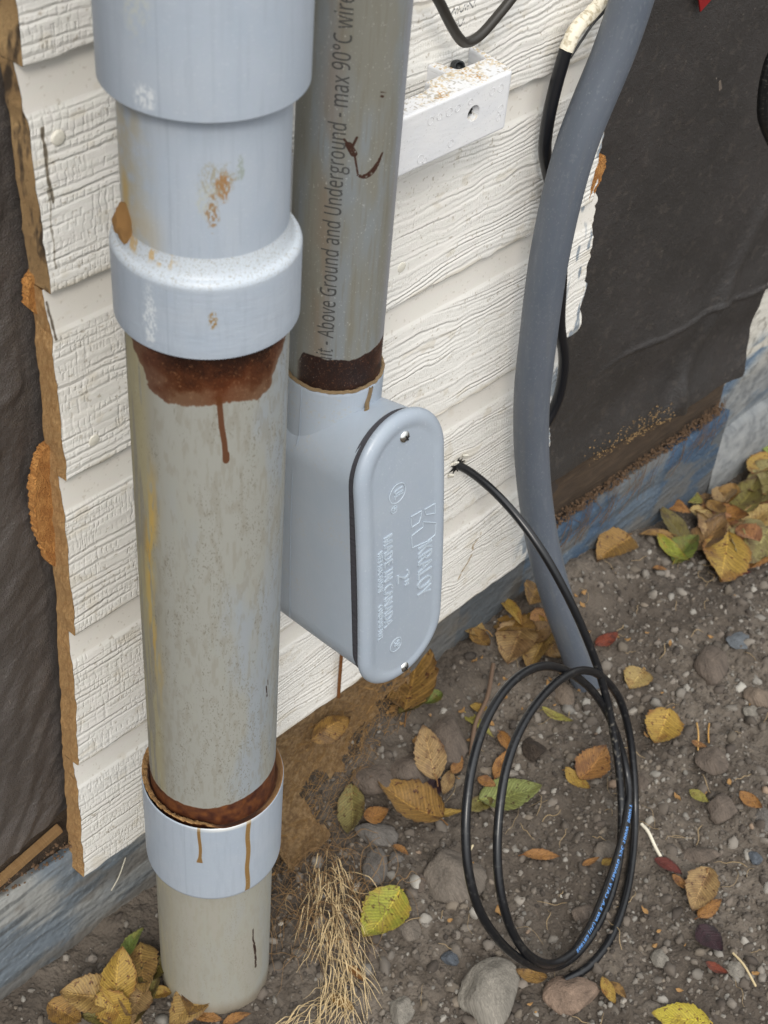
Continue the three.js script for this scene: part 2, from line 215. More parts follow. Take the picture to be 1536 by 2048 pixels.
{ // black building paper: crumpled strip at left, folded sheet at right
  const mapFn = (a, b, s) => tex(512, 512, (u, v) => { const n = fbmp(u, v, 6, s), q = fbmp(u, v, 60, s + 1, 4), sp = fbmp(u, v, 150, s + 2, 2); let c = mixc(a, b, clamp((n - 0.3) * 1.6)); c = mixc(c, [104, 94, 84], 0.22 * ss(0.6, 0.78, q)); return mixc(c, [150, 140, 126], 0.4 * ss(0.84, 0.94, sp)); });
  const bump = grey(512, 512, (u, v) => 0.6 * fbmp(u, v, 14, 121, 5) + 0.4 * fbmp(u, v, 90, 122, 2)); bump.repeat.set(6, 6);
  const xs = [-2.2, -1.2, -0.6, -0.3, -0.16]; for (let x = -0.14; x < 0.03; x += 0.0022) xs.push(x);
  const ridge = (t) => 1 - Math.abs(2 * (t - Math.floor(t)) - 1);
  const gl = grid(xs.length - 1, 380, (i, j) => {
    const x = xs[Math.round(i * (xs.length - 1))], y = lerp(0.061 + 0.24 * Math.min(x, 0.03) * (x > -0.2 ? 1 : 0.1), 0.95, j), a = 0.52, p = x * Math.cos(a) - y * Math.sin(a), q = x * Math.sin(a) + y * Math.cos(a);
    const w = fbm(p * 40 + 1.5 * fbm(p * 24, q * 24, 125, 2), q * 13, 123, 4), r = ridge(p * 52 + 2.2 * fbm(p * 22, q * 18, 124, 3)) * fbm(p * 22, q * 24, 126, 2);
    return [x, y, -0.0255 + Math.min(0.0054, 0.0042 * (w - 0.42) + 0.0022 * (r - 0.25) + 0.0012 * (fbm(p * 120, q * 50, 128, 2) - 0.5)) * (x > -0.002 ? 0.25 : 1)];
  }, (i, j, p) => [p[0] * 3.1, p[1] * 3.1]);
  thing('building_paper', gl, std({ map: mapFn([72, 67, 64], [88, 82, 78], 131), bumpMap: bump, bumpScale: 0.0012, roughness: 0.34, side: THREE.DoubleSide }), 'crumpled dark brown building paper left of the cut siding', 'building paper');
  const gr = grid(200, 300, (i, j) => {
    const x = lerp(0.5, 0.912 + 0.002 * vn(j * 90, 1, 132), i), yb = 0.079 - 0.118 * (x - 0.53) + 0.004 * (vn(x * 40, 2, 133) - 0.5), y = lerp(yb, 1.3, Math.pow(j, 1.5));
    const yc = 0.176 - 0.02 * ss(0.72, 0.9, x) + 0.004 * Math.sin(x * 40), d = y - yc;
    let z = -0.0235 + 0.005 * (fbm(x * 7, y * 6, 134, 3) - 0.5) + 0.0014 * (fbm(x * 30, y * 30, 135, 3) - 0.5);
    z += 0.0035 * Math.exp(-((d / 0.0022) ** 2)) * ss(0.6, 0.7, x) + 0.006 * ss(-0.06, -0.002, d) * ss(0.6, 0.75, x) * (d < 0 ? 1 : Math.exp(-((d / 0.03) ** 2)));
    const fx = x - 0.772 - 0.25 * (0.11 - y); z += 0.008 * Math.exp(-((fx / 0.010) ** 2)) * (1 - ss(0.06, 0.15, y)); const f2 = x - 0.84 - 0.5 * (y - 0.2); z += 0.006 * Math.exp(-((f2 / 0.016) ** 2)) * (1 - ss(0.3, 0.45, y));
    z += 0.003 * (1 - Math.abs(2 * fbm(x * 9 + y * 5, y * 7 - x * 3, 138, 3) - 1)) + 0.0006 * ss(0.42, 0.54, fbm(x * 16, y * 12, 139, 2)); z += 0.010 * Math.exp(-(((y - yb) / 0.035) ** 2)) * (0.5 + 0.8 * fbm(x * 12, 4, 136, 2)); const er = ss(0.896, 0.912, x); z += 0.006 * er * vn(y * 26, 3, 137);
    return [x, y, z];
  }, (i, j, p) => [p[0] * 2.3, p[1] * 2.3]);
  const pr = thing('building_paper', gr, std({ map: mapFn([49, 47, 46], [59, 56, 55], 141), bumpMap: bump, bumpScale: 0.0011, roughness: 0.44, side: THREE.DoubleSide }), 'dark brown building paper with a long crease, right of the torn siding', 'building paper');
  const flap = (pts) => { const s = new THREE.Shape(); pts.forEach(([a, b], i) => i ? s.lineTo(a, b) : s.moveTo(a, b)); return new THREE.ExtrudeGeometry(s, { depth: 0.0005, bevelEnabled: false }); };
  const fm = std({ color: hex('#857a70', 0.8), roughness: 0.6 });
  const t1 = part('torn_flap', flap([[0, 0], [0.011, 0.004], [0.016, 0.012], [0.005, 0.009]]), fm, pr); t1.position.set(0.709, 0.452, -0.018); t1.rotation.set(-0.5, 0.5, 0);
  const t2 = part('torn_flap', flap([[0, 0], [0.006, -0.009], [0.001, -0.022], [-0.008, -0.02], [-0.004, -0.008]]), fm, pr); t2.position.set(0.717, 0.449, -0.018); t2.rotation.set(0.3, -0.5, 0);
  part('torn_hole', flap([[0, 0], [0.006, 0.003], [0.008, -0.004], [0.003, -0.008], [-0.003, -0.005]]), std({ color: 0x0a0705, roughness: 1 }), pr).position.set(0.711, 0.449, -0.0195);
  thing('red_tape', new RoundedBoxGeometry(0.035, 0.05, 0.0016, 2, 0.0006).rotateZ(0.5).translate(0.652, 0.561, -0.013), std({ color: hex('#8f1418', 0.8), roughness: 0.5 }), 'scrap of red tape on the dark paper at the top edge', 'tape');
}
{ // sill, foundation, concrete at the right
  const wood = tex(512, 128, (u, v) => { const q = fbm(u * 5, v * 30, 151, 4), n = fbmp(u, v, 6, 152); return mixc([56, 44, 34], [104, 86, 66], clamp(q * 0.8 + n * 0.6 - 0.2)); }); wood.repeat.set(3, 4);
  const sill = (x0, x1, y0, y1, z, label) => { const g = grid(120, 8, (i, j) => { const x = lerp(x0, x1, i); return [x, lerp(y0(x), y1(x), j), z + 0.005 * (fbm(x * 30, j * 3, 153, 3) - 0.5) - 0.004 * j]; }, (i, j, p) => [p[0] * 3, p[1] * 8]); thing('sill_board', g, std({ map: wood, bumpMap: fibreBump, bumpScale: 0.002, roughness: 1 }), label, 'sill board'); };
  sill(-2.2, 0.02, () => 0.0, (x) => 0.075 + 0.2 * Math.max(x, -0.2), -0.0262, 'weathered brown sill below the crumpled paper at left');
  sill(0.5, 0.914, () => -0.06, (x) => 0.09 - 0.118 * (x - 0.53), -0.0275, 'dirty brown sill below the folded paper at right');
  thing('wood_strip', new RoundedBoxGeometry(0.19, 0.0075, 0.006, 2, 0.001).rotateZ(0.235).translate(-0.108, 0.0255, -0.0215), fibre, 'narrow tan wood strip at the foot of the crumpled paper', 'wood strip');
  const top = (x) => 0.018 - 0.036 * ss(-0.1, 0.9, x) + 0.006 * (fbm(x * 16, 1, 154, 3) - 0.5);
  const fmap = tex(2048, 512, (u, v) => {
    const x = lerp(-0.4, 1, u), y = v * 0.32, n = fbm(x * 7, y * 12, 155, 4), st = fbm(x * 15, y * 120 - x * 4, 156, 4), sp = fbm(x * 420, y * 420, 157, 3), wv = fbm(x * 12, y * 9, 158, 3);
    let c = mixc([116, 118, 118], [146, 146, 142], clamp(0.5 + (n - 0.5) * 2));
    c = mixc(c, [56, 77, 100], clamp(x > 0.45 ? 0.62 + 0.38 * ss(0.3, 0.5, wv + 0.3 * (st - 0.5)) : 0.4 * ss(0.36, 0.62, wv + 0.4 * (st - 0.5))));
    c = mixc(c, [70, 72, 72], 0.55 * ss(0.54, 0.72, st)); c = mixc(c, [160, 162, 160], 0.35 * ss(0.66, 0.82, sp));
    c = mixc(c, [104, 98, 90], 0.6 * ss(0.5, 0.66, fbm(x * 22, y * 40, 164, 4))); const dirt = 1 - ss(0.08, 0.24, y + 0.09 * (n - 0.5)); c = mixc(c, [88, 80, 70], 0.6 * dirt);
    if (x > 0.1 && x < 0.55) c = mixc(c, [92, 86, 78], 0.6);
    return c;
  });
  const fbumps = grey(1024, 256, (u, v) => { const x = u * 1.4, y = v * 0.32; return 0.5 * fbm(x * 30, y * 190 - x * 8, 161, 4) + 0.5 * fbm(x * 200, y * 200, 162, 3); });
  const fx = [-2.2, -1, -0.5]; for (let x = -0.38; x < 0.9; x += 0.004) fx.push(x); fx.push(0.9135);
  const rows = 16, fg = grid(fx.length - 1, rows + 2, (i, j) => { const x = fx[Math.round(i * (fx.length - 1))], q = Math.round(j * (rows + 2)); const z = -0.0135 + 0.003 * (fbm(x * 20, q * 0.3, 163, 3) - 0.5); return q <= rows ? [x, lerp(-0.3, top(x), q / rows), z - (q === rows ? 0.0012 : 0)] : [x, top(x) + 0.001 - 0.002 * (q - rows), z - 0.006 * (q - rows)]; }, (i, j, p) => [clamp((p[0] + 0.4) / 1.4, 0.002, 0.998), clamp((p[1] + 0.3) / 0.32, 0, 0.999)]);
  structure('foundation', fg, std({ map: fmap, bumpMap: fbumps, bumpScale: 0.003, roughness: 0.85 }));
  const cm = tex(512, 512, (u, v) => {
    const x = u * 0.8, y = v * 0.5 - 0.2, n = fbm(x * 12, y * 12, 171, 4), s = fbm(x * 120, y * 120, 172, 3); let c = mixc([206, 203, 194], [180, 176, 166], clamp((n - 0.3) * 2)); c = mixc(c, [120, 116, 108], 0.6 * ss(0.56, 0.72, s));
    const low = 1 - ss(-0.02, 0.03, y + 0.03 * (n - 0.5)); c = mixc(c, mixc([128, 130, 130], [92, 96, 100], s), low * 0.85); const bl = Math.exp(-(((y - 0.014 - (x - 0.05) * 0.5) / 0.02) ** 2)) * ss(0.42, 0.56, fbm(x * 30, y * 60, 173, 3)); c = mixc(c, [62, 88, 118], 0.7 * bl);
    return mixc(c, [72, 88, 104], 0.6 * Math.exp(-(((y + 0.055) / 0.014) ** 2)) * ss(0.45, 0.6, fbm(x * 14, y * 40, 174, 3)));
  });
  const cb = grey(512, 512, (u, v) => fbmp(u, v, 30, 175, 5));
  const cg = grid(90, 120, (i, j) => { const x = lerp(0.9105, 3.4, i * i), y = lerp(-0.35, 2.6, j < 0.6 ? j : 0.6 + (j - 0.6)); return [x, y < -0.078 ? y : y, -0.031 + 0.003 * (fbm(x * 20, y * 20, 176, 3) - 0.5)]; }, (i, j, p) => [(p[0] - 0.9) / 0.8, (p[1] + 0.2) / 0.5]);
  const cw = thing('concrete_wall', cg, std({ map: cm, bumpMap: cb, bumpScale: 0.004, roughness: 0.95 }), 'rough pale painted concrete wall beyond the paper at the right edge', 'wall');
  part('plinth', grid(60, 10, (i, j) => { const x = lerp(0.912, 3.4, i * i), q = j * 10; return q < 8 ? [x, lerp(-0.3, -0.082, q / 8), -0.013 + 0.004 * (fbm(x * 25, q, 177, 3) - 0.5)] : [x, -0.082 + 0.003 * (q - 7), -0.016 - 0.006 * (q - 7)]; }, (i, j, p) => [(p[0] - 0.9) / 0.8, (p[1] + 0.2) / 0.5]), std({ map: cm, bumpMap: cb, bumpScale: 0.004, roughness: 0.95 }), cw);
}
// ---------------------------------------------------------------- large conduit with its expansion fitting
const pvcBump = grey(512, 512, (u, v) => 0.7 * fbmp(u, v, 40, 201, 4) + 0.3 * fbm(u * 300, v * 12, 202, 2));
const dust = (u, v, s) => ss(0.6, 0.85, fbm(u * 150, v * 150, s, 3));
const RISER = [0.0486, 0.0822], SLIM = [0.1719, 0.0606];
{
  const riser = group('large_conduit', 'thick grey conduit riser in the foreground with brown primer below its expansion collar', 'conduit');
  riser.position.set(RISER[0], 0.62, RISER[1]); riser.rotation.z = 0.005; const Y = -0.62;
  const Y0 = -0.22, Y1 = 0.60, draw = (x, w, h) => {
    const A = (deg) => (deg + 180) / 360 * w, B = (y) => (1 - (y - Y0) / (Y1 - Y0)) * h; x.lineCap = x.lineJoin = 'round';
    x.lineWidth = 11; x.beginPath(); x.moveTo(A(-33), B(0.535)); x.lineTo(A(-31.5), B(0.517)); x.lineTo(A(-29.5), B(0.505)); x.lineTo(A(-28.5), B(0.4925)); x.stroke();
    x.lineWidth = 14; x.beginPath(); x.moveTo(A(-28.4), B(0.496)); x.lineTo(A(-28.3), B(0.4925)); x.stroke();
  };
  const drip = canvasMask(1024, 2048, draw);
  const gouge = canvasMask(1024, 2048, (x, w, h) => {
    const A = (deg) => (deg + 180) / 360 * w, B = (y) => (1 - (y - Y0) / (Y1 - Y0)) * h; x.lineCap = x.lineJoin = 'round';
    x.lineWidth = 5; x.beginPath(); x.moveTo(A(1), B(0.003)); x.lineTo(A(1.2), B(-0.012)); x.lineTo(A(3.5), B(-0.02)); x.lineTo(A(4.5), B(-0.034)); x.stroke();
    x.lineWidth = 9; x.beginPath(); x.moveTo(A(3), B(-0.02)); x.lineTo(A(5.5), B(-0.038)); x.lineTo(A(6.2), B(-0.056)); x.stroke();
    x.lineWidth = 4; x.beginPath(); x.moveTo(A(13.5), B(0.272)); x.lineTo(A(11.8), B(0.283)); x.stroke(); x.lineWidth = 2; x.beginPath(); x.moveTo(A(14.5), B(0.283)); x.lineTo(A(13.8), B(0.288)); x.stroke();
  });
  const map = tex(1024, 2048, (u, v) => {
    const a = u * 360 - 180, y = lerp(Y0, Y1, v), ra = a + 26 * (fbm(v * 90, u * 16, 209, 4) - 0.5), n = fbm(u * 14, v * 10, 211, 4), st = fbm(u * 130, v * 90, 212, 4), fine = fbm(u * 300, v * 860, 213, 2);
    let c = mixc([141, 147, 151], [145, 145, 138], ss(0.28, 0.62, n + 0.2 * ss(10, -40, a)));
    c = mixc(c, [132, 126, 108], 0.6 * ss(-70, -95, a) * ss(0.3, 0.55, st + 0.3 * n));
    c = mixc(c, [122, 116, 102], 0.3 * ss(0.5, 0.72, st)); c = mixc(c, [104, 98, 86], 0.6 * ss(0.66, 0.78, fbm(u * 420, v * 520, 218, 2)) * ss(0.42, 0.62, fbm(u * 40, v * 30, 208, 3)));
    const yel = Math.exp(-(((a + 92 - 5 * Math.sin(y * 30)) / 6) ** 2)) * ss(0.25, 0.36, y) * ss(0.5, 0.42, y); c = mixc(c, [188, 148, 64], 0.85 * yel * ss(0.34, 0.55, fbm(u * 120, v * 60, 214, 3)));
    c = mixc(c, [170, 160, 118], 0.5 * ss(-82, -98, a) * ss(0.42, 0.5, fbm(u * 60, v * 14, 219, 3)));
    if (y < 0.09) c = mixc(c, [158, 154, 140], 0.55 * ss(0.09, 0.06, y)); if (y < -0.085) c = mixc(c, [110, 96, 78], 0.6 * ss(-0.085, -0.107, y + 0.012 * (n - 0.5)));
    const w1 = Math.sin((a + 60) * 0.05), edge = 0.5285 + 0.0028 * w1 + 0.0055 * (fbm(u * 26, 3, 215, 4) - 0.5) + 0.0022 * (fbm(u * 130, v * 60, 219, 3) - 0.5) + 0.0018 * (fbm(u * 400, v * 30, 216, 2) - 0.5) + 0.030 * ss(-66, -104, ra) + 0.03 * ss(4, 26, ra);
    const st1 = ss(-0.0006, 0.0006, y - edge), tone = clamp((y - edge) / 0.034 + 0.6 * (fbm(u * 34, v * 100, 217, 4) - 0.5));
    let p = mixc(mixc([92, 60, 38], [74, 40, 21], ss(0.1, 0.4, tone)), [38, 18, 10], ss(0.35, 0.9, tone));
    p = mixc(p, [88, 42, 19], 0.7 * Math.exp(-(((a + 28) / 16) ** 2)) * ss(0.9, 0.2, tone)); p = mixc(p, [80, 48, 34], 0.7 * ss(-58, -85, a));
    p = mixc(p, [140, 104, 74], 0.5 * ss(0.7, 0.82, fine)); p = mixc(p, [30, 12, 6], 0.5 * ss(0.66, 0.78, fbm(u * 260, v * 760, 220, 2)) * ss(0.3, 0.7, tone));
    c = mixc(c, p, st1 * lerp(0.82, 1, ss(0.1, 0.5, tone)));
    const d = drip(u, v); if (d > 0.02) c = mixc(c, [86, 50, 27], d * 0.95);
    const low = 0.176 + 0.006 * ss(-60, 10, a) + 0.0015 * (fbm(u * 60, 5, 221, 3) - 0.5); if (y < low && y > 0.12) c = mixc(c, mixc([112, 66, 30], [58, 26, 14], fbm(u * 60, v * 160, 222, 3) * 1.3 - 0.1), ss(low, low - 0.0012, y));
    const g = gouge(u, v); if (g > 0.02) c = mixc(c, [38, 20, 12], g * 0.95 * ss(0.2, 0.45, fbm(u * 260, v * 260, 223, 2)));
    return c;
  });
  const gl = grey(512, 1024, (u, v) => { const a = u * 360 - 180, y = lerp(Y0, Y1, v); const wet = ss(0.529, 0.534, y) * ss(-90, -60, a) * ss(18, 4, a); return lerp(0.5 + 0.22 * fbm(u * 60, v * 60, 224, 3), 0.22 + 0.12 * fbm(u * 90, v * 200, 225, 2), wet); });
  part('pipe', lathe([[0.0445, -0.22], [0.0445, 0.0], [0.0445, 0.2], [0.0445, 0.6]], 160, Y0, Y1), std({ map, roughnessMap: gl, roughness: 1, bumpMap: pvcBump, bumpScale: 0.0001 }), riser).position.y = Y;
  const fit = (y0, y1, s, extra) => tex(1024, 1024, (u, v) => { const a = u * 360 - 180, y = lerp(y0, y1, v), n = fbm(u * 16, v * 6, s, 4); let c = mixc([157, 168, 181], [167, 175, 185], n); c = mixc(c, [150, 159, 170], 0.3 * ss(0.5, 0.75, fbm(u * 160, v * 5, s + 1, 3))); const seam = Math.exp(-(((a + 64) / 0.5) ** 2)); c = mixc(c, [136, 146, 158], 0.35 * seam); c = extra(c, a, y, u, v, n); return mixc(c, [192, 198, 202], 0.3 * ss(0.72, 0.88, fbm(u * 240, v * 240, s + 3, 2))); });
  const scar = (c, a, y, a0, y0, ra, ry, s, col, k = 0.8) => { const d = Math.hypot((a - a0) / ra, (y - y0) / ry); return d > 1.4 ? c : mixc(c, col, k * (1 - ss(0.6, 1.2, d + 0.9 * (fbm(a * 0.33, y * 420, s, 3) - 0.5))) * ss(0.34, 0.6, fbm(a * 1.1, y * 620, s + 1, 4))); };
  const sleeveMap = fit(0.69, 0.85, 231, (c, a, y) => { c = scar(c, a, y, -76, 0.765, 9, 0.03, 232, [178, 182, 176]); c = scar(c, a, y, -100, 0.757, 3, 0.006, 233, [214, 216, 214]); return scar(c, a, y, -72, 0.707, 7, 0.007, 234, [210, 214, 216]); });
  part('sleeve', lathe([[0.0425, 0.7025], [0.0485, 0.7025], [0.0485, 0.6986], [0.0502, 0.6984], [0.0508, 0.6992], [0.0508, 0.72], [0.0508, 1.3], [0.046, 1.305]], 160, 0.69, 0.85), std({ map: sleeveMap, roughness: 0.42, bumpMap: pvcBump, bumpScale: 0.00012 }), riser).position.y = Y;
  const barrelMap = fit(0.6, 0.71, 241, (c, a, y, u, v, n) => {
    c = mixc(c, [168, 156, 128], 0.7 * ss(-66, -104, a) * ss(0.2, 0.75, fbm(u * 40, v * 16, 247, 4) + 0.2 * ss(0.69, 0.62, y))); c = mixc(c, [186, 152, 80], 0.75 * Math.exp(-(((a + 108) / 6) ** 2)) * ss(0.66, 0.645, y)); c = mixc(c, [172, 160, 136], 0.55 * ss(0.648, 0.628, y) * ss(-62, -85, a) * ss(0.36, 0.6, n));
    c = scar(c, a, y, -33, 0.664, 12, 0.009, 242, [150, 148, 136], 1); c = scar(c, a, y, -29, 0.661, 6, 0.0075, 243, [146, 112, 76], 1); c = scar(c, a, y, -40, 0.655, 7, 0.010, 244, [168, 172, 168], 0.9); c = scar(c, a, y, -36, 0.648, 4.5, 0.010, 245, [140, 112, 80], 0.9); return scar(c, a, y, -18, 0.669, 3, 0.007, 246, [140, 148, 140], 0.8);
  });
  part('barrel', lathe([[0.0425, 0.615], [0.0425, 0.65], [0.0425, 0.705]], 160, 0.6, 0.71), std({ map: barrelMap, roughness: 0.42, bumpMap: pvcBump, bumpScale: 0.0001 }), riser).position.y = Y;
  const collarMap = fit(0.55, 0.63, 251, (c, a, y, u, v, n) => { const top = ss(0.604, 0.611, y); c = mixc(c, [198, 204, 208], 0.5 * top); c = mixc(c, [134, 128, 116], 0.5 * top * ss(0.62, 0.74, fbm(u * 560, v * 150, 252, 2))); c = mixc(c, [176, 146, 100], 0.8 * top * ss(-56, -70, a) * ss(0.52, 0.66, fbm(u * 90, v * 14, 253, 3)) * ss(0.6125, 0.616, y)); c = scar(c, a, y, -37, 0.5895, 2.6, 0.0055, 254, [142, 120, 86], 1.3); return scar(c, a, y, -76, 0.585, 5, 0.018, 255, [200, 206, 210], 0.9); });
  part('expansion_collar', lathe([[0.0447, 0.566], [0.0485, 0.5655], [0.0490, 0.5648], [0.0496, 0.5653], [0.0496, 0.5720], [0.0496, 0.598], ...arc(0.0446, 0.6065, 0.0050, 0.1, 1.35, 7).map(([r, y]) => [r, y]), [0.0441, 0.6145], [0.0428, 0.6195], [0.0424, 0.622]], 160, 0.55, 0.63), std({ map: collarMap, roughness: 0.4, bumpMap: pvcBump, bumpScale: 0.00018 }), riser).position.y = Y;
  // sawdust-like dirt lodged behind the collar at its left
  const lump = stoneGeo(77, 0.7); lump.scale(0.0048, 0.0125, 0.008); { const p = lump.attributes.position; for (let i = 0; i < p.count; i++) { const y = p.getY(i), k = 1.15 - 0.55 * clamp((y + 0.0125) / 0.025) + 0.3 * (fbm(p.getX(i) * 900 + 9, y * 900, 273, 3) - 0.5); p.setX(i, p.getX(i) * k); p.setZ(i, p.getZ(i) * k); } lump.computeVertexNormals(); };
  part('dirt_lump', lump, std({ bumpMap: fibreBump, bumpScale: 0.004, color: hex('#dba462'), roughness: 1 }), riser).position.set(-0.0415, 0.6265 + Y, -0.014);
  // coupling near the ground
  const cpMap = fit(0.06, 0.17, 261, (c, a, y, u, v) => {
    const d1 = (a0, y0, y1, w, bl) => { if (y > y1 || y < y0) return 0; const d = Math.abs(a - a0 - 0.5 * Math.sin(y * 160 + a0)), k = w * (1 + bl * (1 - ss(y0, y0 + 0.008, y))); return 1 - ss(k * 0.7, k, d); };
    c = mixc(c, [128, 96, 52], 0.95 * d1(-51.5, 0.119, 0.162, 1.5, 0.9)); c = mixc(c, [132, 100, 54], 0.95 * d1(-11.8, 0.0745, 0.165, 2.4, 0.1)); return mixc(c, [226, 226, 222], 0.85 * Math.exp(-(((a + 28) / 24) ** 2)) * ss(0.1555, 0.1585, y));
  });
  part('coupling', lathe([[0.0447, 0.074], [0.0492, 0.0728], [0.0502, 0.0735], [0.0505, 0.076], [0.0505, 0.12], [0.0507, 0.1588], [0.0504, 0.1596], [0.0498, 0.1599]], 160, 0.06, 0.17), std({ map: cpMap, roughness: 0.42, bumpMap: pvcBump, bumpScale: 0.0001 }), riser).position.y = Y;
  const rimMap = tex(512, 64, (u, v) => { const a = u * 360 - 180, n = fbm(u * 90, v * 12, 271, 3); const tan = ss(-30, -48, a) + ss(-6, 10, a) * 0.75; return mixc(mixc([70, 34, 16], [110, 66, 32], n), mixc([178, 128, 74], [224, 184, 126], fbm(u * 260, v * 20, 274, 3)), clamp(tan * ss(0.1, 0.45, v + 0.3 * (n - 0.5)))); });
  const rim = lathe([[0.0444, 0.1566], [0.0453, 0.1568], [0.0462, 0.1574], [0.0474, 0.1586], [0.0484, 0.1594], [0.0494, 0.1600], [0.0503, 0.1598]], 200, 0.1566, 0.16);
  { const p = rim.attributes.position; for (let i = 0; i < p.count; i++) { const a = Math.atan2(p.getX(i), p.getZ(i)) * 57.3, k = ss(-30, -50, a) * ss(0.0446, 0.0456, Math.hypot(p.getX(i), p.getZ(i))); p.setY(i, p.getY(i) + k * (0.0030 + 0.0046 * fbm(p.getX(i) * 800, p.getZ(i) * 800, 272, 3))); } rim.computeVertexNormals(); }
  part('glue_bead', rim, std({ map: rimMap, roughness: 0.6, bumpMap: fibreBump, bumpScale: 0.0016 }), riser).position.y = Y;
}
// ---------------------------------------------------------------- slim conduit with its elbow box and cover
const font = await new FontLoader().loadAsync('fonts/droid/droid_sans_regular.typeface.json');
{
  const con = group('slim_conduit', 'slimmer printed grey conduit that ends in an elbow box with a screwed cover', 'conduit');
  con.position.set(SLIM[0], 0, SLIM[1]);
  const Y0 = 0.44, Y1 = 0.76;
  const letters = canvasMask(1024, 2048, (x, w, h) => {
    const A = (deg) => (deg + 180) / 360 * w, B = (y) => (1 - (y - Y0) / (Y1 - Y0)) * h, px = h / (Y1 - Y0), line = 'uit - Above Ground and Underground - max 90°C wire';
    const ax = w / (2 * Math.PI * 0.03015);
    x.save(); x.translate(A(-48.5), B(0.4745)); x.rotate(-Math.PI / 2); x.font = '100px sans-serif'; x.lineWidth = 0.5;
    const cap = 0.0100 * ax / 72, len = 0.2345 * px / x.measureText(line).width; x.scale(len, cap); x.fillText(line, 0, 0); x.restore();
  });
  const mark = canvasMask(1024, 2048, (x, w, h) => {
    const A = (deg) => (deg + 180) / 360 * w, B = (y) => (1 - (y - Y0) / (Y1 - Y0)) * h; x.lineCap = x.lineJoin = 'round';
    x.lineWidth = 22; x.beginPath(); x.moveTo(A(-45), B(0.6245)); x.lineTo(A(-39), B(0.619)); x.stroke(); x.lineWidth = 8; x.beginPath(); x.moveTo(A(-50), B(0.6275)); x.lineTo(A(-42), B(0.622)); x.lineTo(A(-37), B(0.629)); x.stroke();
    x.lineWidth = 6; x.beginPath(); x.moveTo(A(-38), B(0.618)); x.lineTo(A(-33.5), B(0.607)); x.stroke();
    for (let k = 0; k < 9; k++) { const p = (t) => [A(lerp(-33, -6, t)), B(0.6058 - 0.0035 * Math.sin(t * 2.4) + 0.0135 * t * t)]; x.lineWidth = 6 + 15 * Math.sin(Math.PI * (k + 0.5) / 9); x.beginPath(); x.moveTo(...p(k / 9)); x.lineTo(...p((k + 1) / 9)); x.stroke(); }
    x.lineWidth = 4; x.beginPath(); x.moveTo(A(-14), B(0.6545)); x.lineTo(A(-8), B(0.6535)); x.stroke(); x.lineWidth = 8; x.beginPath(); x.moveTo(A(-13), B(0.652)); x.lineTo(A(-11), B(0.6515)); x.stroke();
  });
  const map = tex(1024, 2048, (u, v) => {
    const a = u * 360 - 180, y = lerp(Y0, Y1, v), n = fbm(u * 14, v * 5, 301, 4), st = fbm(u * 120, v * 14, 302, 3);
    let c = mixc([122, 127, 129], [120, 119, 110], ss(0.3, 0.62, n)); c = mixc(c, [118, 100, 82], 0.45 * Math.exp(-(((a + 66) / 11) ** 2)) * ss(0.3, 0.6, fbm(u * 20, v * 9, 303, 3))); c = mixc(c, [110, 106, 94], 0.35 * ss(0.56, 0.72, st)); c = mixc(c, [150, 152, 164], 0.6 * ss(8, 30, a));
    const d = letters(u, v); if (d > 0.02) c = mixc(c, [50, 50, 50], 0.8 * d);
    const mk = mark(u, v); if (mk > 0.02) c = mixc(c, [52, 28, 18], mk * 0.97 * ss(0.16, 0.34, fbm(u * 220, v * 220, 304, 2)));
    const edge = 0.4785 + 0.004 * ss(-20, 26, a) + 0.003 * (fbm(u * 40, 2, 305, 3) - 0.5) - 0.010 * ss(-84, -96, a);
    if (y < edge) { let p = mixc([44, 22, 14], [24, 11, 8], fbm(u * 50, v * 40, 306, 3)); p = mixc(p, [86, 56, 40], 0.7 * ss(0, 26, a) * ss(0.4, 0.6, fbm(u * 14, v * 260, 307, 2))); p = mixc(p, [128, 88, 60], 0.6 * ss(0.7, 0.8, fbm(u * 420, v * 420, 308, 2))); c = mixc(c, p, ss(edge, edge - 0.001, y) * ss(-96, -86, a)); }
    return mixc(c, [200, 200, 196], 0.5 * ss(0.78, 0.9, fbm(u * 260, v * 260, 309, 2)));
  });
  part('pipe', lathe([[0.03015, 0.44], [0.03015, 0.6], [0.03015, 0.76]], 128, Y0, Y1), std({ map, roughness: 0.5, bumpMap: pvcBump, bumpScale: 0.0001 }), con);
  part('upper_pipe', lathe([[0.03015, 0.76], [0.03015, 1.3]], 96, 0.7, 1.4), std({ color: hex('#8b8e8a'), roughness: 0.5 }), con);
  const pvc = std({ roughness: 0.38, bumpMap: pvcBump, bumpScale: 0.0002, map: tex(512, 512, (u, v) => { const n = fbmp(u, v, 6, 311), s = fbmp(u, v, 150, 312, 2); return mixc(mixc([155, 166, 179], [165, 174, 184], n), [196, 202, 208], 0.5 * ss(0.76, 0.9, s)); }) });
  const topPvc = std({ roughness: 0.42, bumpMap: pvcBump, bumpScale: 0.0002, map: tex(512, 512, (u, v) => { const n = fbmp(u, v, 7, 313), s = fbmp(u, v, 110, 314, 3); return mixc(mixc([156, 167, 179], [165, 173, 183], n), [172, 164, 148], 0.5 * ss(0.6, 0.8, s) * ss(0.5, 0.7, n)); }) });
  // body: rounded capsule sections from the wall to the tilted cover plane
  const TILT = -0.1086, CY = 0.3363, CZ = 0.13 - SLIM[1], W = 0.0385, HL = 0.1105;
  const capsule = (w, yt, yb, n, f) => { const o = [], a = f ?? w; for (let k = 0; k <= n; k++) { const t = Math.PI * k / n; o.push([w * Math.cos(t), yt - a + a * Math.sin(t)]); } for (let k = 0; k <= n; k++) { const t = Math.PI + Math.PI * k / n; o.push([w * Math.cos(t), yb + a + a * Math.sin(t)]); } o.push(o[0]); return o; };
  const N = 40, layers = 26, secs = [];
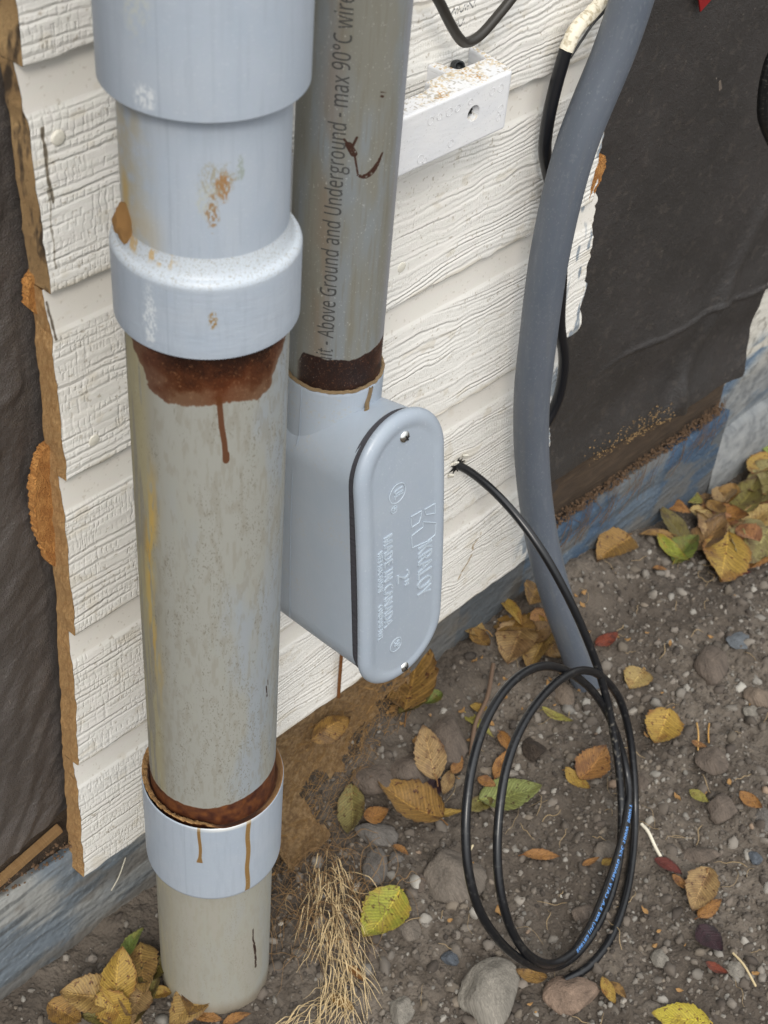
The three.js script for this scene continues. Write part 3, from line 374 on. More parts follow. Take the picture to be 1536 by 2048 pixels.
  for (let q = 0; q <= layers; q++) { const t = q / layers, w = lerp(0.0355, W - 0.0012, ss(0, 0.8, t)), yt = lerp(0.416, CY + HL * 0.994 - 0.003, t), yb = lerp(0.2185, CY - HL * 0.994 + 0.0025, t); secs.push(capsule(w, yt, yb, N).map(([x, y]) => { const zf = CZ + (y - CY) * Math.tan(TILT) - 0.0065; return [x, y, lerp(0.002 - SLIM[1], zf, t)]; })); }
  const M = secs[0].length - 1;
  const body = grid(M, layers, (i, j) => secs[Math.round(j * layers)][Math.round(i * M)], (i, j, p) => [p[2] * 8 + p[0] * 3, p[1] * 8]);
  const hub = lathe([[0.0322, 0.36], [0.0322, 0.40], [0.0322, 0.425], [0.0325, 0.4505], [0.0322, 0.4532], [0.0316, 0.4538], [0.030, 0.4534]], 96, 0.3, 0.46);
  // fillet between hub and body: a soft ring that follows both
  const cb = part('elbow_body', mergeGeometries([body, hub]), topPvc, con);
  const seam = (pts) => tube(pts, 0.00035, 60, 5);
  part('mould_seam', mergeGeometries([seam([[-0.0322, 0.452, 0.0045], [-0.0323, 0.43, 0.0045], [-0.0325, 0.415, 0.0045]]), seam([[-0.0325, 0.415, 0.0045], [-0.035, 0.405, 0.0045], [-0.0366, 0.39, 0.0045], [-0.0370, 0.36, 0.0045], [-0.0370, 0.30, 0.006], [-0.0370, 0.25, 0.008]])]), pvc, con);
  const glue = std({ color: hex('#b79a72'), roughness: 0.6, bumpMap: fibreBump, bumpScale: 0.0015 });
  const bead = new THREE.TorusGeometry(0.0314, 0.0012, 8, 120).rotateX(Math.PI / 2).translate(0, 0.4538, 0); { const p = bead.attributes.position; for (let i = 0; i < p.count; i++) { const a = Math.atan2(p.getX(i), p.getZ(i)), k = 1 + 0.03 * (fbm(a * 9, 2, 321, 3) - 0.5); p.setXYZ(i, p.getX(i) * k, p.getY(i) + 0.0016 * (fbm(a * 14, 5, 322, 3) - 0.4), p.getZ(i) * k); } }
  part('glue_bead', bead, glue, con);
  const dripR = (a, y, r) => { const t = a * Math.PI / 180; return V(Math.sin(t) * r, y, Math.cos(t) * r); };
  const dr = mergeGeometries([tube([dripR(2, 0.453, 0.0325), dripR(0, 0.447, 0.0327), dripR(-3, 0.442, 0.0330), dripR(-5, 0.4385, 0.0345)], 0.0015, 24, 8), new THREE.SphereGeometry(0.0024, 14, 10).scale(1, 1.3, 0.6).translate(...dripR(-6, 0.4375, 0.0352).toArray())]);
  part('glue_drip', dr, glue, con);
  part('brown_drip', tube([[0.262 - SLIM[0], 0.215, 0.006 - SLIM[1]], [0.2640 - SLIM[0], 0.05, 0.004 - SLIM[1]], [0.2645 - SLIM[0], 0.004, 0.004 - SLIM[1]]], 0.0016, 24, 8), std({ color: hex('#6e4522'), roughness: 0.5 }), con);
  // gasket and cover share one tilted frame
  const bow = (v) => 0.0036 * Math.max(0, 1 - ((v + 0.01) / (HL + 0.01)) ** 2) - 0.0005;
  const capShape = (w, hl) => { const s = new THREE.Shape(); s.absarc(0, hl - w, w, 0, Math.PI); s.absarc(0, -hl + w, w, Math.PI, 2 * Math.PI); s.closePath(); return s; };
  const place = (name, geo, mat, parent) => { geo.rotateX(TILT).translate(-0.0002, CY, CZ); return part(name, geo, mat, parent); };
  const bend = (g) => { const p = g.attributes.position; for (let i = 0; i < p.count; i++) p.setZ(i, p.getZ(i) + bow(p.getY(i))); g.computeVertexNormals(); return g; };
  place('gasket', new THREE.ExtrudeGeometry(capShape(W - 0.0022, HL - 0.0022), { depth: 0.0058, bevelEnabled: false, curveSegments: 48 }).translate(0, 0, -0.0078), std({ color: hex('#4b4a50', 0.7), roughness: 0.9, bumpMap: fibreBump, bumpScale: 0.0008 }), con);
  const lip = [[W + 0.0012, -0.0012], [W + 0.0016, 0.0002], [W + 0.0014, 0.0018], [W + 0.0004, 0.0034], [W - 0.0014, 0.0048], [W - 0.0036, 0.0055], [W - 0.006, 0.0056], [W - 0.0085, 0.0050], [W - 0.010, 0.0046], [W - 0.0115, 0.00455], [W * 0.45, 0.0045], [0, 0.0045]];
  // straight sides need rows of their own, so that the cover can bow
  const ringPts = (w) => { const o = [], st = HL - W; for (let k = 0; k <= 36; k++) { const t = Math.PI * k / 36; o.push([w * Math.cos(t), st + w * Math.sin(t)]); } for (let k = 1; k < 24; k++) o.push([-w, lerp(st, -st, k / 24)]); for (let k = 0; k <= 36; k++) { const t = Math.PI + Math.PI * k / 36; o.push([w * Math.cos(t), -st + w * Math.sin(t)]); } for (let k = 1; k <= 24; k++) o.push([w, lerp(-st, st, k / 24)]); return o; };
  const rings = lip.map(([w]) => ringPts(w)), RN = rings[0].length - 1;
  const cg = bend(grid(RN, lip.length - 1, (i, j) => { const q = Math.round(j * (lip.length - 1)), p = rings[q][Math.round(i * RN)]; return [p[0], p[1], lip[q][1]]; }, (i, j, p) => [p[0] * 7, p[1] * 7]));
  const cover = place('cover', cg, pvc, con);
  cover.material = std({ roughness: 0.32, bumpMap: pvcBump, bumpScale: 0.00012, map: pvc.map, color: hex('#f4f4f4') });
  const steel = std({ color: hex('#d4d4d0'), metalness: 1, roughness: 0.18 }), dark = std({ color: 0x1a1a1a, roughness: 0.6 });
  for (const v of [0.0954, -0.1040]) {
    const z = 0.0045 + bow(v), dome = lathe([[0.0001, 0.0022], [0.0016, 0.0021], [0.0032, 0.0014], [0.0042, 0.0004], [0.0043, -0.0006]].reverse(), 28).rotateX(Math.PI / 2).translate(0.0018, v, z);
    const s = place('screw', dome, steel, cover); const slot = mergeGeometries([new THREE.BoxGeometry(0.0044, 0.0009, 0.0008), new THREE.BoxGeometry(0.0009, 0.0044, 0.0008)]).rotateZ(0.5).translate(0.0018, v, z + 0.0021); place('screw_slot', slot, dark, cover);
  }
  const L = [], write = (str, u0, v0, capH, len, z = 0) => { const g = new TextGeometry(str, { font, size: 1, depth: 0.12, curveSegments: 4, bevelEnabled: false }); g.computeBoundingBox(); const b = g.boundingBox; g.translate(-b.min.x, 0, 0); g.scale(len / (b.max.x - b.min.x), capH / 0.72, 0.0009 / 0.12); const p = g.attributes.position; for (let i = 0; i < p.count; i++) { const x = p.getX(i), y = p.getY(i), h = p.getZ(i); p.setXYZ(i, u0 + y, v0 - x, h + 0.0044 + bow(v0 - x)); } g.computeVertexNormals(); g.deleteAttribute('uv'); L.push(g.index ? g.toNonIndexed() : g); };
  write('KRALOY', 0.0124, 0.0000, 0.0098, 0.0455); write('MADE IN CANADA', -0.0203, 0.0275, 0.0058, 0.0790); write('2"', -0.0078, -0.0118, 0.0082, 0.0135);
  write('WET LOCATION', -0.0259, 0.0185, 0.0030, 0.034); write('CONDUIT TYPE', -0.0259, -0.0275, 0.0030, 0.032);
  write('UL', -0.0094, 0.0597, 0.0056, 0.0072); write('R', -0.0108, 0.0464, 0.0024, 0.0022); write('SP', -0.0098, -0.0718, 0.0042, 0.0058);
  const ring = (u, v, r, w) => { const g = new THREE.TorusGeometry(r, w, 6, 40).scale(1, 1, 0.6).translate(u, v, 0.0047 + bow(v)); g.deleteAttribute('uv'); L.push(g.toNonIndexed()); };
  ring(-0.0065, 0.0563, 0.0074, 0.00055); ring(-0.0098, 0.0451, 0.0028, 0.0004); ring(-0.0079, -0.0749, 0.0056, 0.0005);
  const poly = (pts) => { for (let k = 0; k < pts.length; k++) { const a = pts[k], b = pts[(k + 1) % pts.length], g = tube([[a[0], a[1], 0.0047 + bow(a[1])], [(a[0] + b[0]) / 2, (a[1] + b[1]) / 2, 0.0047 + bow((a[1] + b[1]) / 2)], [b[0], b[1], 0.0047 + bow(b[1])]], 0.00046, 4, 5); g.deleteAttribute('uv'); L.push(g.toNonIndexed()); } };
  poly([[0.0288, 0.0288], [0.0184, 0.0294], [0.0199, 0.0244], [0.0289, 0.0205]]); poly([[0.0157, 0.03], [0.0053, 0.0307], [0.006, 0.0215], [0.0131, 0.0217], [0.0151, 0.0254]]); poly([[0.0169, 0.02], [0.0298, 0.0119], [0.0293, 0.0021], [0.0216, 0.001], [0.0066, 0.0039], [0.0058, 0.0145], [0.017, 0.0156]]);
  place('lettering', mergeGeometries(L), std({ color: hex('#aab5bf'), roughness: 0.34 }), cover);
}
// ---------------------------------------------------------------- white bracket behind the slim conduit
{
  const br = group('mounting_bracket', 'off white plastic mounting bracket on the siding right of the slim conduit', 'bracket');
  br.position.set(0, 0.551, 0);
  const s = new THREE.Shape(); s.moveTo(0.16, 0.0375); s.lineTo(0.3415, 0.0375); s.quadraticCurveTo(0.345, 0.0375, 0.3455, 0.034); s.lineTo(0.3502, 0.0005); s.lineTo(0.3486, 0.0005); s.lineTo(0.3466, 0.0150); s.quadraticCurveTo(0.3462, 0.0172, 0.344, 0.0172); s.lineTo(0.3205, 0.0172); s.quadraticCurveTo(0.3165, 0.0172, 0.3155, 0.0140); s.lineTo(0.3125, 0.0005); s.lineTo(0.3085, 0.0005); s.lineTo(0.3098, 0.0125); s.lineTo(0.3085, 0.0150); s.lineTo(0.2895, 0.0158); s.quadraticCurveTo(0.2895, 0.0195, 0.2860, 0.0215); s.quadraticCurveTo(0.280, 0.0240, 0.272, 0.0238); s.lineTo(0.16, 0.0238); s.closePath();
  const g = new THREE.ExtrudeGeometry(s, { depth: 0.037, bevelEnabled: true, bevelSize: 0.0016, bevelThickness: 0.0022, bevelSegments: 4, curveSegments: 10 });
  { const p = g.attributes.position; for (let i = 0; i < p.count; i++) p.setXYZ(i, p.getX(i), 0.0022 + p.getZ(i) , p.getY(i)); const idx = []; for (let i = 0; i < p.count; i += 3) idx.push(i, i + 2, i + 1); g.setIndex(idx); g.computeVertexNormals(); }
  const bracketMap = tex(1024, 512, (u, v) => { const x = lerp(0.15, 0.36, u), q = lerp(-0.002, 0.082, v); let c = mixc([214, 216, 220], [226, 226, 226], fbm(u * 12, v * 8, 401, 3));
    if (q > 0.041) { const z = q - 0.041, nz = fbm(x * 800, z * 800, 402, 4), m = fbm(x * 60, z * 70, 403, 3), edge = z < 0.036 ? 1 : 0.25; c = mixc(c, [196, 170, 124], edge * 0.7 * ss(0.42, 0.66, nz) * ss(0.42, 0.66, m + 0.25 * ss(0.034, 0.018, z))); c = mixc(c, [150, 142, 128], 0.6 * edge * ss(0.6, 0.75, fbm(x * 500, z * 500, 404, 2))); c = mixc(c, [176, 124, 64], 0.75 * edge * ss(0.56, 0.7, nz) * ss(0.55, 0.68, m)); }
    return mixc(c, [170, 170, 170], 0.5 * ss(0.78, 0.86, fbm(u * 200, v * 100, 405, 2))); });
  const bm = std({ map: bracketMap, roughness: 0.45, bumpMap: pvcBump, bumpScale: 0.0002 });
  let geo = g.toNonIndexed();
  const setUV = (q) => { const p = q.attributes.position, n = q.attributes.normal, uv = []; for (let i = 0; i < p.count; i++) { const top = n.getY(i) > 0.5, w = top ? 0.041 + p.getZ(i) : p.getY(i); uv.push((p.getX(i) - 0.15) / 0.21, (w + 0.002) / 0.084); } q.setAttribute('uv', new THREE.Float32BufferAttribute(uv, 2)); };
  setUV(geo);
  const ev = new Evaluator(); ev.useGroups = false; ev.attributes = ['position', 'uv', 'normal'];
  const A = new Brush(geo), B = new Brush(new THREE.CylinderGeometry(0.0062, 0.0050, 0.012, 40).rotateX(Math.PI / 2).translate(0.3095, 0.0225, 0.0375)); A.updateMatrixWorld(); B.updateMatrixWorld();
  const cut = ev.evaluate(A, B, SUBTRACTION).geometry; setUV(cut);
  part('bracket_body', cut, bm, br);
  const steel = std({ color: hex('#8d8f90'), metalness: 1, roughness: 0.3 });
  const sc = part('screw', lathe([[0.0042, 0.0], [0.0041, 0.001], [0.003, 0.002], [0.0001, 0.0024]], 24).rotateX(Math.PI / 2), steel, br); sc.position.set(0.3095, 0.0225, 0.0335);
  part('screw_slot', mergeGeometries([new THREE.BoxGeometry(0.005, 0.001, 0.001), new THREE.BoxGeometry(0.001, 0.005, 0.001)]).rotateZ(0.7).translate(0, 0, 0.0024), std({ color: 0x151515, roughness: 0.5 }), sc);
  const bumps = []; for (const [x, y, r] of [[0.268, 0.031, 0.0026], [0.276, 0.0312, 0.0022], [0.285, 0.0314, 0.0028], [0.293, 0.0316, 0.0024], [0.305, 0.0322, 0.002], [0.326, 0.0325, 0.0026], [0.334, 0.0325, 0.0026], [0.337, 0.017, 0.0026], [0.336, 0.011, 0.0022], [0.290, 0.008, 0.0026], [0.262, 0.0065, 0.003], [0.266, 0.001 + 0.003, 0.002]]) bumps.push(new THREE.TorusGeometry(r, 0.00022, 5, 24).scale(1, 1, 0.7).translate(x, y, 0.0392));
  part('moulded_mark', mergeGeometries(bumps), bm, br);
  part('black_plug', mergeGeometries([lathe([[0.0042, -0.003], [0.0042, 0.0030], [0.0036, 0.0038], [0.0028, 0.0038], [0.0023, 0.001], [0.0001, 0.001]], 28)]).rotateX(1.2).rotateY(-0.5).translate(0.3310, 0.0345, 0.0040), std({ color: hex('#26292c'), roughness: 0.5 }), br);
}
// ---------------------------------------------------------------- hose and cables
const hoseTex = tex(1024, 256, (v, u) => { const s = fbm(u * 30, v * 40, 411, 4), sp = fbm(u * 120, v * 1150, 412, 2), l = fbm(u * 4, v * 18, 413, 3); let c = mixc([82, 90, 101], [94, 99, 108], l); c = mixc(c, [112, 110, 104], 0.35 * ss(0.55, 0.75, fbm(u * 8, v * 6, 414, 4))); c = mixc(c, [126, 129, 132], 0.3 * ss(0.7, 0.8, fbm(u * 50, v * 400, 415, 3))); c = mixc(c, [116, 120, 124], 0.2 * ss(0.58, 0.8, s)); return mixc(c, [150, 154, 156], 0.5 * ss(0.8, 0.9, sp)); });
{
  const pts = [[0.485, 0.70, 0.042], [0.4690, 0.6282, 0.0405], [0.4575, 0.5744, 0.039], [0.4351, 0.5025, 0.036], [0.4300, 0.4174, 0.0335], [0.4372, 0.3184, 0.032], [0.4435, 0.2645, 0.0315], [0.4545, 0.205, 0.033], [0.4665, 0.1438, 0.039], [0.4790, 0.0826, 0.050], [0.4958, 0.0167, 0.065], [0.5186, -0.056, 0.083], [0.5420, -0.125, 0.097], [0.552, -0.17, 0.105]];
  thing('grey_hose', tube(pts, 0.0152, 160, 40), std({ map: hoseTex, roughness: 0.5, bumpMap: pvcBump, bumpScale: 0.0002 }), 'bent dark grey flexible conduit running from the top down into the soil', 'hose');
}
const black = std({ roughness: 0.32, map: tex(512, 64, (v, u) => { const n = fbm(u * 12, v * 220, 421, 3); return mixc([20, 21, 23], [92, 88, 80], 0.75 * ss(0.64, 0.8, n)); }) });
thing('coax_cable', tube([[0.2866 - 0.006, 0.655, 0.02], [0.2885, 0.645, 0.02], [0.3010, 0.6285, 0.019], [0.3125, 0.6155, 0.018], [0.3215, 0.6098, 0.017], [0.3330, 0.6118, 0.018], [0.348, 0.6219, 0.019], [0.3600, 0.632, 0.02], [0.372, 0.645, 0.022]], 0.0034, 90, 14), std({ color: hex('#2c2924'), roughness: 0.45 }), 'thin black cable drooping in a V above the white bracket', 'cable');
{ // partly painted cable behind the grey hose
  const c = group('painted_cable', 'black cable with cream paint on its upper end, passing behind the grey hose', 'cable');
  part('jacket', tube([[0.4372, 0.5700, 0.0125], [0.4327, 0.5441, 0.012], [0.4300, 0.518, 0.012], [0.4346, 0.4921, 0.010], [0.4468, 0.467, 0.008], [0.466, 0.4295, 0.0078], [0.4812, 0.387, 0.008], [0.489, 0.3558, 0.008], [0.4960, 0.3075, 0.010], [0.5100, 0.2638, 0.012], [0.5127, 0.2241, 0.012], [0.503, 0.1952, 0.010], [0.482, 0.172, 0.006]], 0.0050, 120, 16), std({ roughness: 0.3, color: hex('#15161a') }), c);
  const paint = tube([[0.4930, 0.6160, 0.0125], [0.4780, 0.6005, 0.0125], [0.4605, 0.5898, 0.0125], [0.4450, 0.5825, 0.0125], [0.4372, 0.5690, 0.0125]], 0.0054, 60, 16); { const p = paint.attributes.position; for (let i = 0; i < p.count; i++) { p.setX(i, p.getX(i) + 0.0008 * (vn(p.getX(i) * 260, p.getY(i) * 260, 431) - 0.5)); p.setY(i, p.getY(i) + 0.0014 * (vn(p.getY(i) * 160, p.getX(i) * 300, 432) - 0.5)); } paint.computeVertexNormals(); }
  part('painted_jacket', paint, std({ roughness: 0.7, map: tex(256, 64, (v, u) => mixc([228, 221, 202], [176, 164, 138], 0.8 * ss(0.5, 0.72, fbm(u * 12, v * 34, 433, 4)))) }), c);
  part('thin_wire', tube([[0.485, 0.6080, 0.016], [0.4690, 0.5935, 0.0185], [0.4560, 0.5850, 0.018], [0.4480, 0.5745, 0.0165], [0.4395, 0.5640, 0.0155]], 0.0009, 40, 8), std({ color: hex('#17181a'), roughness: 0.4 }), c);
}
thing('brown_wire', tube([[0.2455, 0.66, 0.020], [0.2500, 0.636, 0.022], [0.2535, 0.6162, 0.0215], [0.2545, 0.585, 0.018], [0.252, 0.57, 0.016]], 0.0034, 40, 12), std({ color: hex('#5c2c1c'), roughness: 0.45 }), 'brown wire going down behind the white bracket beside the slim conduit', 'wire');
thing('black_cable', tube([[0.712, 0.578, 0.05], [0.690, 0.545, 0.05], [0.6710, 0.514, 0.05], [0.6672, 0.5015, 0.05], [0.6705, 0.478, 0.05], [0.682, 0.452, 0.05], [0.715, 0.415, 0.05]], 0.0056, 60, 14), black, 'thick black cable bulging in at the right edge of the photo', 'cable');
{ // coil
  const pts = [
[0.394,0.199,-0.020],[0.398,0.199,0.000],[0.400,0.199,0.009],[0.403,0.194,0.035],[0.403,0.182,0.067],[0.405,0.162,0.097],[0.410,0.132,0.122],[0.418,0.092,0.145],
[0.428,0.049,0.165],[0.428,-0.000,0.189],[0.419,-0.043,0.214],[0.406,-0.076,0.235],[0.382,-0.101,0.255],[0.347,-0.101,0.273],[0.308,-0.101,0.284],[0.274,-0.098,0.288],
[0.241,-0.084,0.287],[0.205,-0.038,0.275],[0.182,0.009,0.259],[0.172,0.043,0.245],[0.175,0.072,0.229],[0.187,0.097,0.213],[0.200,0.112,0.201],[0.219,0.127,0.187],
[0.244,0.137,0.174],[0.276,0.139,0.163],[0.311,0.131,0.156],[0.343,0.115,0.154],[0.370,0.094,0.156],[0.395,0.066,0.162],[0.416,0.037,0.169],[0.431,0.006,0.181],
[0.439,-0.032,0.197],[0.438,-0.066,0.214],[0.415,-0.057,0.232],[0.388,-0.073,0.248],[0.366,-0.078,0.258],[0.331,-0.085,0.272],[0.301,-0.086,0.282],[0.268,-0.081,0.290],
[0.238,-0.075,0.288],[0.213,-0.036,0.276],[0.202,-0.007,0.265],[0.201,0.019,0.252],[0.206,0.043,0.238],[0.215,0.061,0.226],[0.234,0.085,0.209],[0.252,0.096,0.197],
[0.274,0.104,0.186],[0.301,0.105,0.177],[0.332,0.101,0.169],[0.364,0.091,0.164],[0.393,0.078,0.161],[0.419,0.058,0.163],[0.439,0.031,0.170],[0.452,0.006,0.178],
[0.457,-0.023,0.191],[0.445,-0.064,0.216],[0.432,-0.101,0.235],[0.396,-0.101,0.260],[0.350,-0.101,0.286],[0.308,-0.101,0.301],[0.274,-0.101,0.302],[0.255,-0.101,0.294]
  ].map((p) => V(...p));
  const sm = pts.map((p, i) => i < 2 || i > pts.length - 2 ? p : p.clone().multiplyScalar(0.5).addScaledVector(pts[i - 1], 0.25).addScaledVector(pts[i + 1], 0.25));
  const curve = new THREE.CatmullRomCurve3(sm, false, 'centripetal'), len = curve.getLength(), seg = 700;
  const coil = group('coiled_cable', 'loose coil of black coaxial cable standing on the soil in front of the grey hose', 'cable');
  const txt = canvasMask(2048, 128, (x, w, h) => { x.font = 'bold 92px sans-serif'; x.fillText('E68783 (UL) AW 8.A. CATV 18AWG 75C 100W  900FT', 20, 98, 2010); });
  // the printed stretch lies on the third strand of the right hand side
  const idx = (k) => { let best = 0, bd = 9; for (let i = 0; i <= 1000; i++) { const d = curve.getPointAt(i / 1000).distanceTo(sm[k]); if (d < bd) { bd = d; best = i / 1000; } } return best; };
  const a = idx(34), b = idx(39);
  const g = new THREE.TubeGeometry(curve, seg, 0.0037, 14, false);
  const jacket = std({ roughness: 0.28, map: tex(32, 2048, (u, v) => { const n = fbm(u * 8, v * 900, 441, 3), dusty = ss(0.05, 0.16, v) * (v < 0.2 ? 1 : 0.35); return mixc([19, 20, 23], [96, 92, 84], dusty * ss(0.62, 0.78, n)); }) });
  { const uv = g.attributes.uv; for (let i = 0; i < uv.count; i++) { const x = uv.getX(i); uv.setXY(i, uv.getY(i), x); } }
  part('jacket', g, jacket, coil);
  // printed legend: a strip of ink that hugs the jacket, facing outwards
  const n = V(-0.12, 0.62, 0.78), ST = 240, ink = grid(ST, 6, (i, j) => { const t = lerp(a, b, i), p = curve.getPointAt(t), d = curve.getTangentAt(t), s = n.clone().cross(d).normalize(), o = d.clone().cross(s).normalize(), ang = (j - 0.5) * 1.7; if (o.dot(n) < 0) o.negate(); return p.addScaledVector(o, 0.00375 * Math.cos(ang)).addScaledVector(s, 0.00375 * Math.sin(ang)).toArray(); }, (i, j) => [i, j]);
  const im = new THREE.MeshStandardMaterial({ roughness: 0.4, map: tex(2048, 64, (u, v) => mixc([19, 20, 23], [92, 142, 204], txt(1 - u, v))) , side: THREE.DoubleSide });
  part('printed_legend', ink, im, coil);
}
// ---------------------------------------------------------------- stones
const stoneTone = { greybrown: '#8d857b', palegrey: '#a5a299', pink: '#a08b7a', grey: '#85827e', brown: '#7d7268', tan: '#958778', blue: '#707a86', clod: '#54483d', slate: '#7c858e' };
[
[0.265,0.158,0.0285,0.0263,'greybrown','large smooth grey brown stone behind the left side of the coil'],
[0.205,0.258,0.0262,0.0293,'palegrey','large angular pale grey stone below the coil'],
[0.250,0.307,0.0235,0.0176,'pink','rough pinkish stone at the bottom of the coil'],
[0.245,0.083,0.0200,0.0109,'grey','flat grey stone right of the pale olive leaf'],
[0.218,0.107,0.0111,0.0196,'grey','upright oval grey stone beside the dry roots'],
[0.193,0.171,0.0116,0.0107,'greybrown','rounded grey brown stone right of the bright yellow green leaf'],
[0.365,0.057,0.0211,0.0311,'brown','large dirt topped stone behind the pale tan leaf'],
[0.314,0.057,0.0202,0.0174,'brown','earthy brown stone above the large ribbed leaf'],
[0.280,0.041,0.0186,0.0144,'brown','dull brown stone beside the dust web'],
[0.136,0.217,0.0107,0.0124,'palegrey','pale grey stone at the bottom between roots and angular stone'],
[0.201,0.213,0.0076,0.0068,'blue','small blue grey stone above the large angular stone'],
[0.502,0.092,0.0100,0.0190,'tan','tan oval stone beside the grey hose foot'],
[0.647,0.171,0.0185,0.0232,'brown','large oval brown grey stone at right'],
[0.543,0.242,0.0160,0.0155,'brown','rounded triangular brown stone at right'],
[0.505,0.282,0.0146,0.0160,'brown','blocky brown grey stone below the triangular one'],
[0.646,0.228,0.0141,0.0147,'tan','rough tan stone at the right edge'],
[0.628,0.232,0.0085,0.0075,'palegrey','small pale stone in front of the rough tan stone'],
[0.523,0.317,0.0084,0.0136,'grey','grey stone cut by the right edge'],
[0.333,0.337,0.0073,0.0086,'palegrey','small pale upright stone right of the coil bottom'],
[0.374,0.389,0.0090,0.0077,'palegrey','pale grey pebble near the red brown leaf'],
[0.482,0.335,0.0069,0.0064,'blue','pale bluish pebble at the right edge'],
[0.449,0.298,0.0174,0.0096,'brown','flat dark stone right of the coil'],
[0.389,0.237,0.0123,0.0087,'greybrown','squarish stone behind the printed strand of the coil'],
[0.319,0.263,0.0096,0.0092,'brown','rounded brown stone inside the lower coil'],
[0.236,0.144,0.0071,0.0093,'brown','small brown stone touching the large smooth stone'],
[0.240,0.112,0.0067,0.0063,'grey','small grey stone between the oval grey stone and the large smooth stone'],
[0.473,0.210,0.0067,0.0109,'brown','narrow stone against the right side of the coil'],
[0.425,0.117,0.0135,0.0120,'clod','rough clod of earth inside the coil'],
[0.475,0.157,0.0082,0.0082,'brown','small brown stone inside the coil near its right strand'],
[0.156,0.163,0.0072,0.0076,'brown','small brown stone left of the rounded grey brown stone'],
[0.698,0.171,0.0173,0.0110,'slate','thin bluish slate chip at the right'],
[0.290,0.361,0.0096,0.0067,'greybrown','low grey brown stone at the bottom right of the coil'],
[0.500,0.047,0.0151,0.0101,'clod','earth clod behind the top of the coil'],
].forEach(([x, z, a, b, tone, label], i) => {
  const g = stoneGeo(i + 3, tone === 'clod' ? 0.8 : 0.5), h = tone === 'slate' ? b * 0.25 : Math.min(a, b) * 0.62; g.scale(a * 1.06, h, b * 1.12);
  const m = thing('stone', g, stoneMat(stoneTone[tone], 0.95), label, 'stone'); m.position.set(x, groundY(x, z) + h * 0.2, z); m.rotation.y = -0.79 + rr(-0.15, 0.15);
  if (tone === 'clod') m.material.bumpScale = 0.004;
});
// ---------------------------------------------------------------- fallen leaves
const leafDetail = tex(256, 512, (u, v) => { // midrib and side veins, fine net, spots
  const s = Math.abs(u - 0.5) * 2, mid = 1 - ss(0.015, 0.05, s), f = v * 9 - s * 2.6, d = Math.abs(f - Math.round(f)), side = (1 - ss(0.03, 0.12, d)) * (1 - s * 0.5), net = fbm(u * 34, v * 68, 501, 3), spot = ss(0.68, 0.78, fbm(u * 12, v * 24, 502, 3));
  const k = 205 + 40 * mid + 18 * side - 22 * ss(0.08, 0.3, d) * (1 - ss(0.3, 0.5, d)) + 44 * (net - 0.5); return [k - 70 * spot, k - 95 * spot, k - 100 * spot];
});
const leafTone = { ochre: ['#b08640', '#6d4a20'], paleochre: ['#c09c58', '#96703a'], olive: ['#8c803e', '#6a5226'], green: ['#7c8a34', '#8e7c30'], tan: ['#bf9c66', '#86603a'], yellow: ['#cba548', '#a06c28'], yellowgreen: ['#b4ac4e', '#94803a'], purple: ['#3e1a26', '#241016'], orange: ['#bb8442', '#85542a'], paleolive: ['#a89c60', '#80683a'], palegreen: ['#a0a860', '#8a8c46'], lime: ['#bcbc44', '#d2b648'], red: ['#96401e', '#5c2414'], darkred: ['#7a2c1c', '#4a1a14'], paleyellow: ['#d2b470', '#ac8444'], brightyellow: ['#d8c43c', '#b89a30'], greenorange: ['#94903c', '#b46c34'], darkolive: ['#7a6c2c', '#4e3a1c'], limeyellow: ['#aab040', '#c49c34'], brown: ['#94703f', '#5e4022'], salmon: ['#c48a58', '#8e5a36'], lightgreen: ['#a8b858', '#88983e'], stripegreen: ['#7e9038', '#a8a450'] };
const leafMats = {}; const leafMat = (o) => leafMats[o] ??= new THREE.MeshPhysicalMaterial({ vertexColors: true, map: leafDetail, roughness: 0.62, side: THREE.DoubleSide, bumpMap: leafDetail, bumpScale: 0.0009, transmission: 0.12, thickness: 0 });
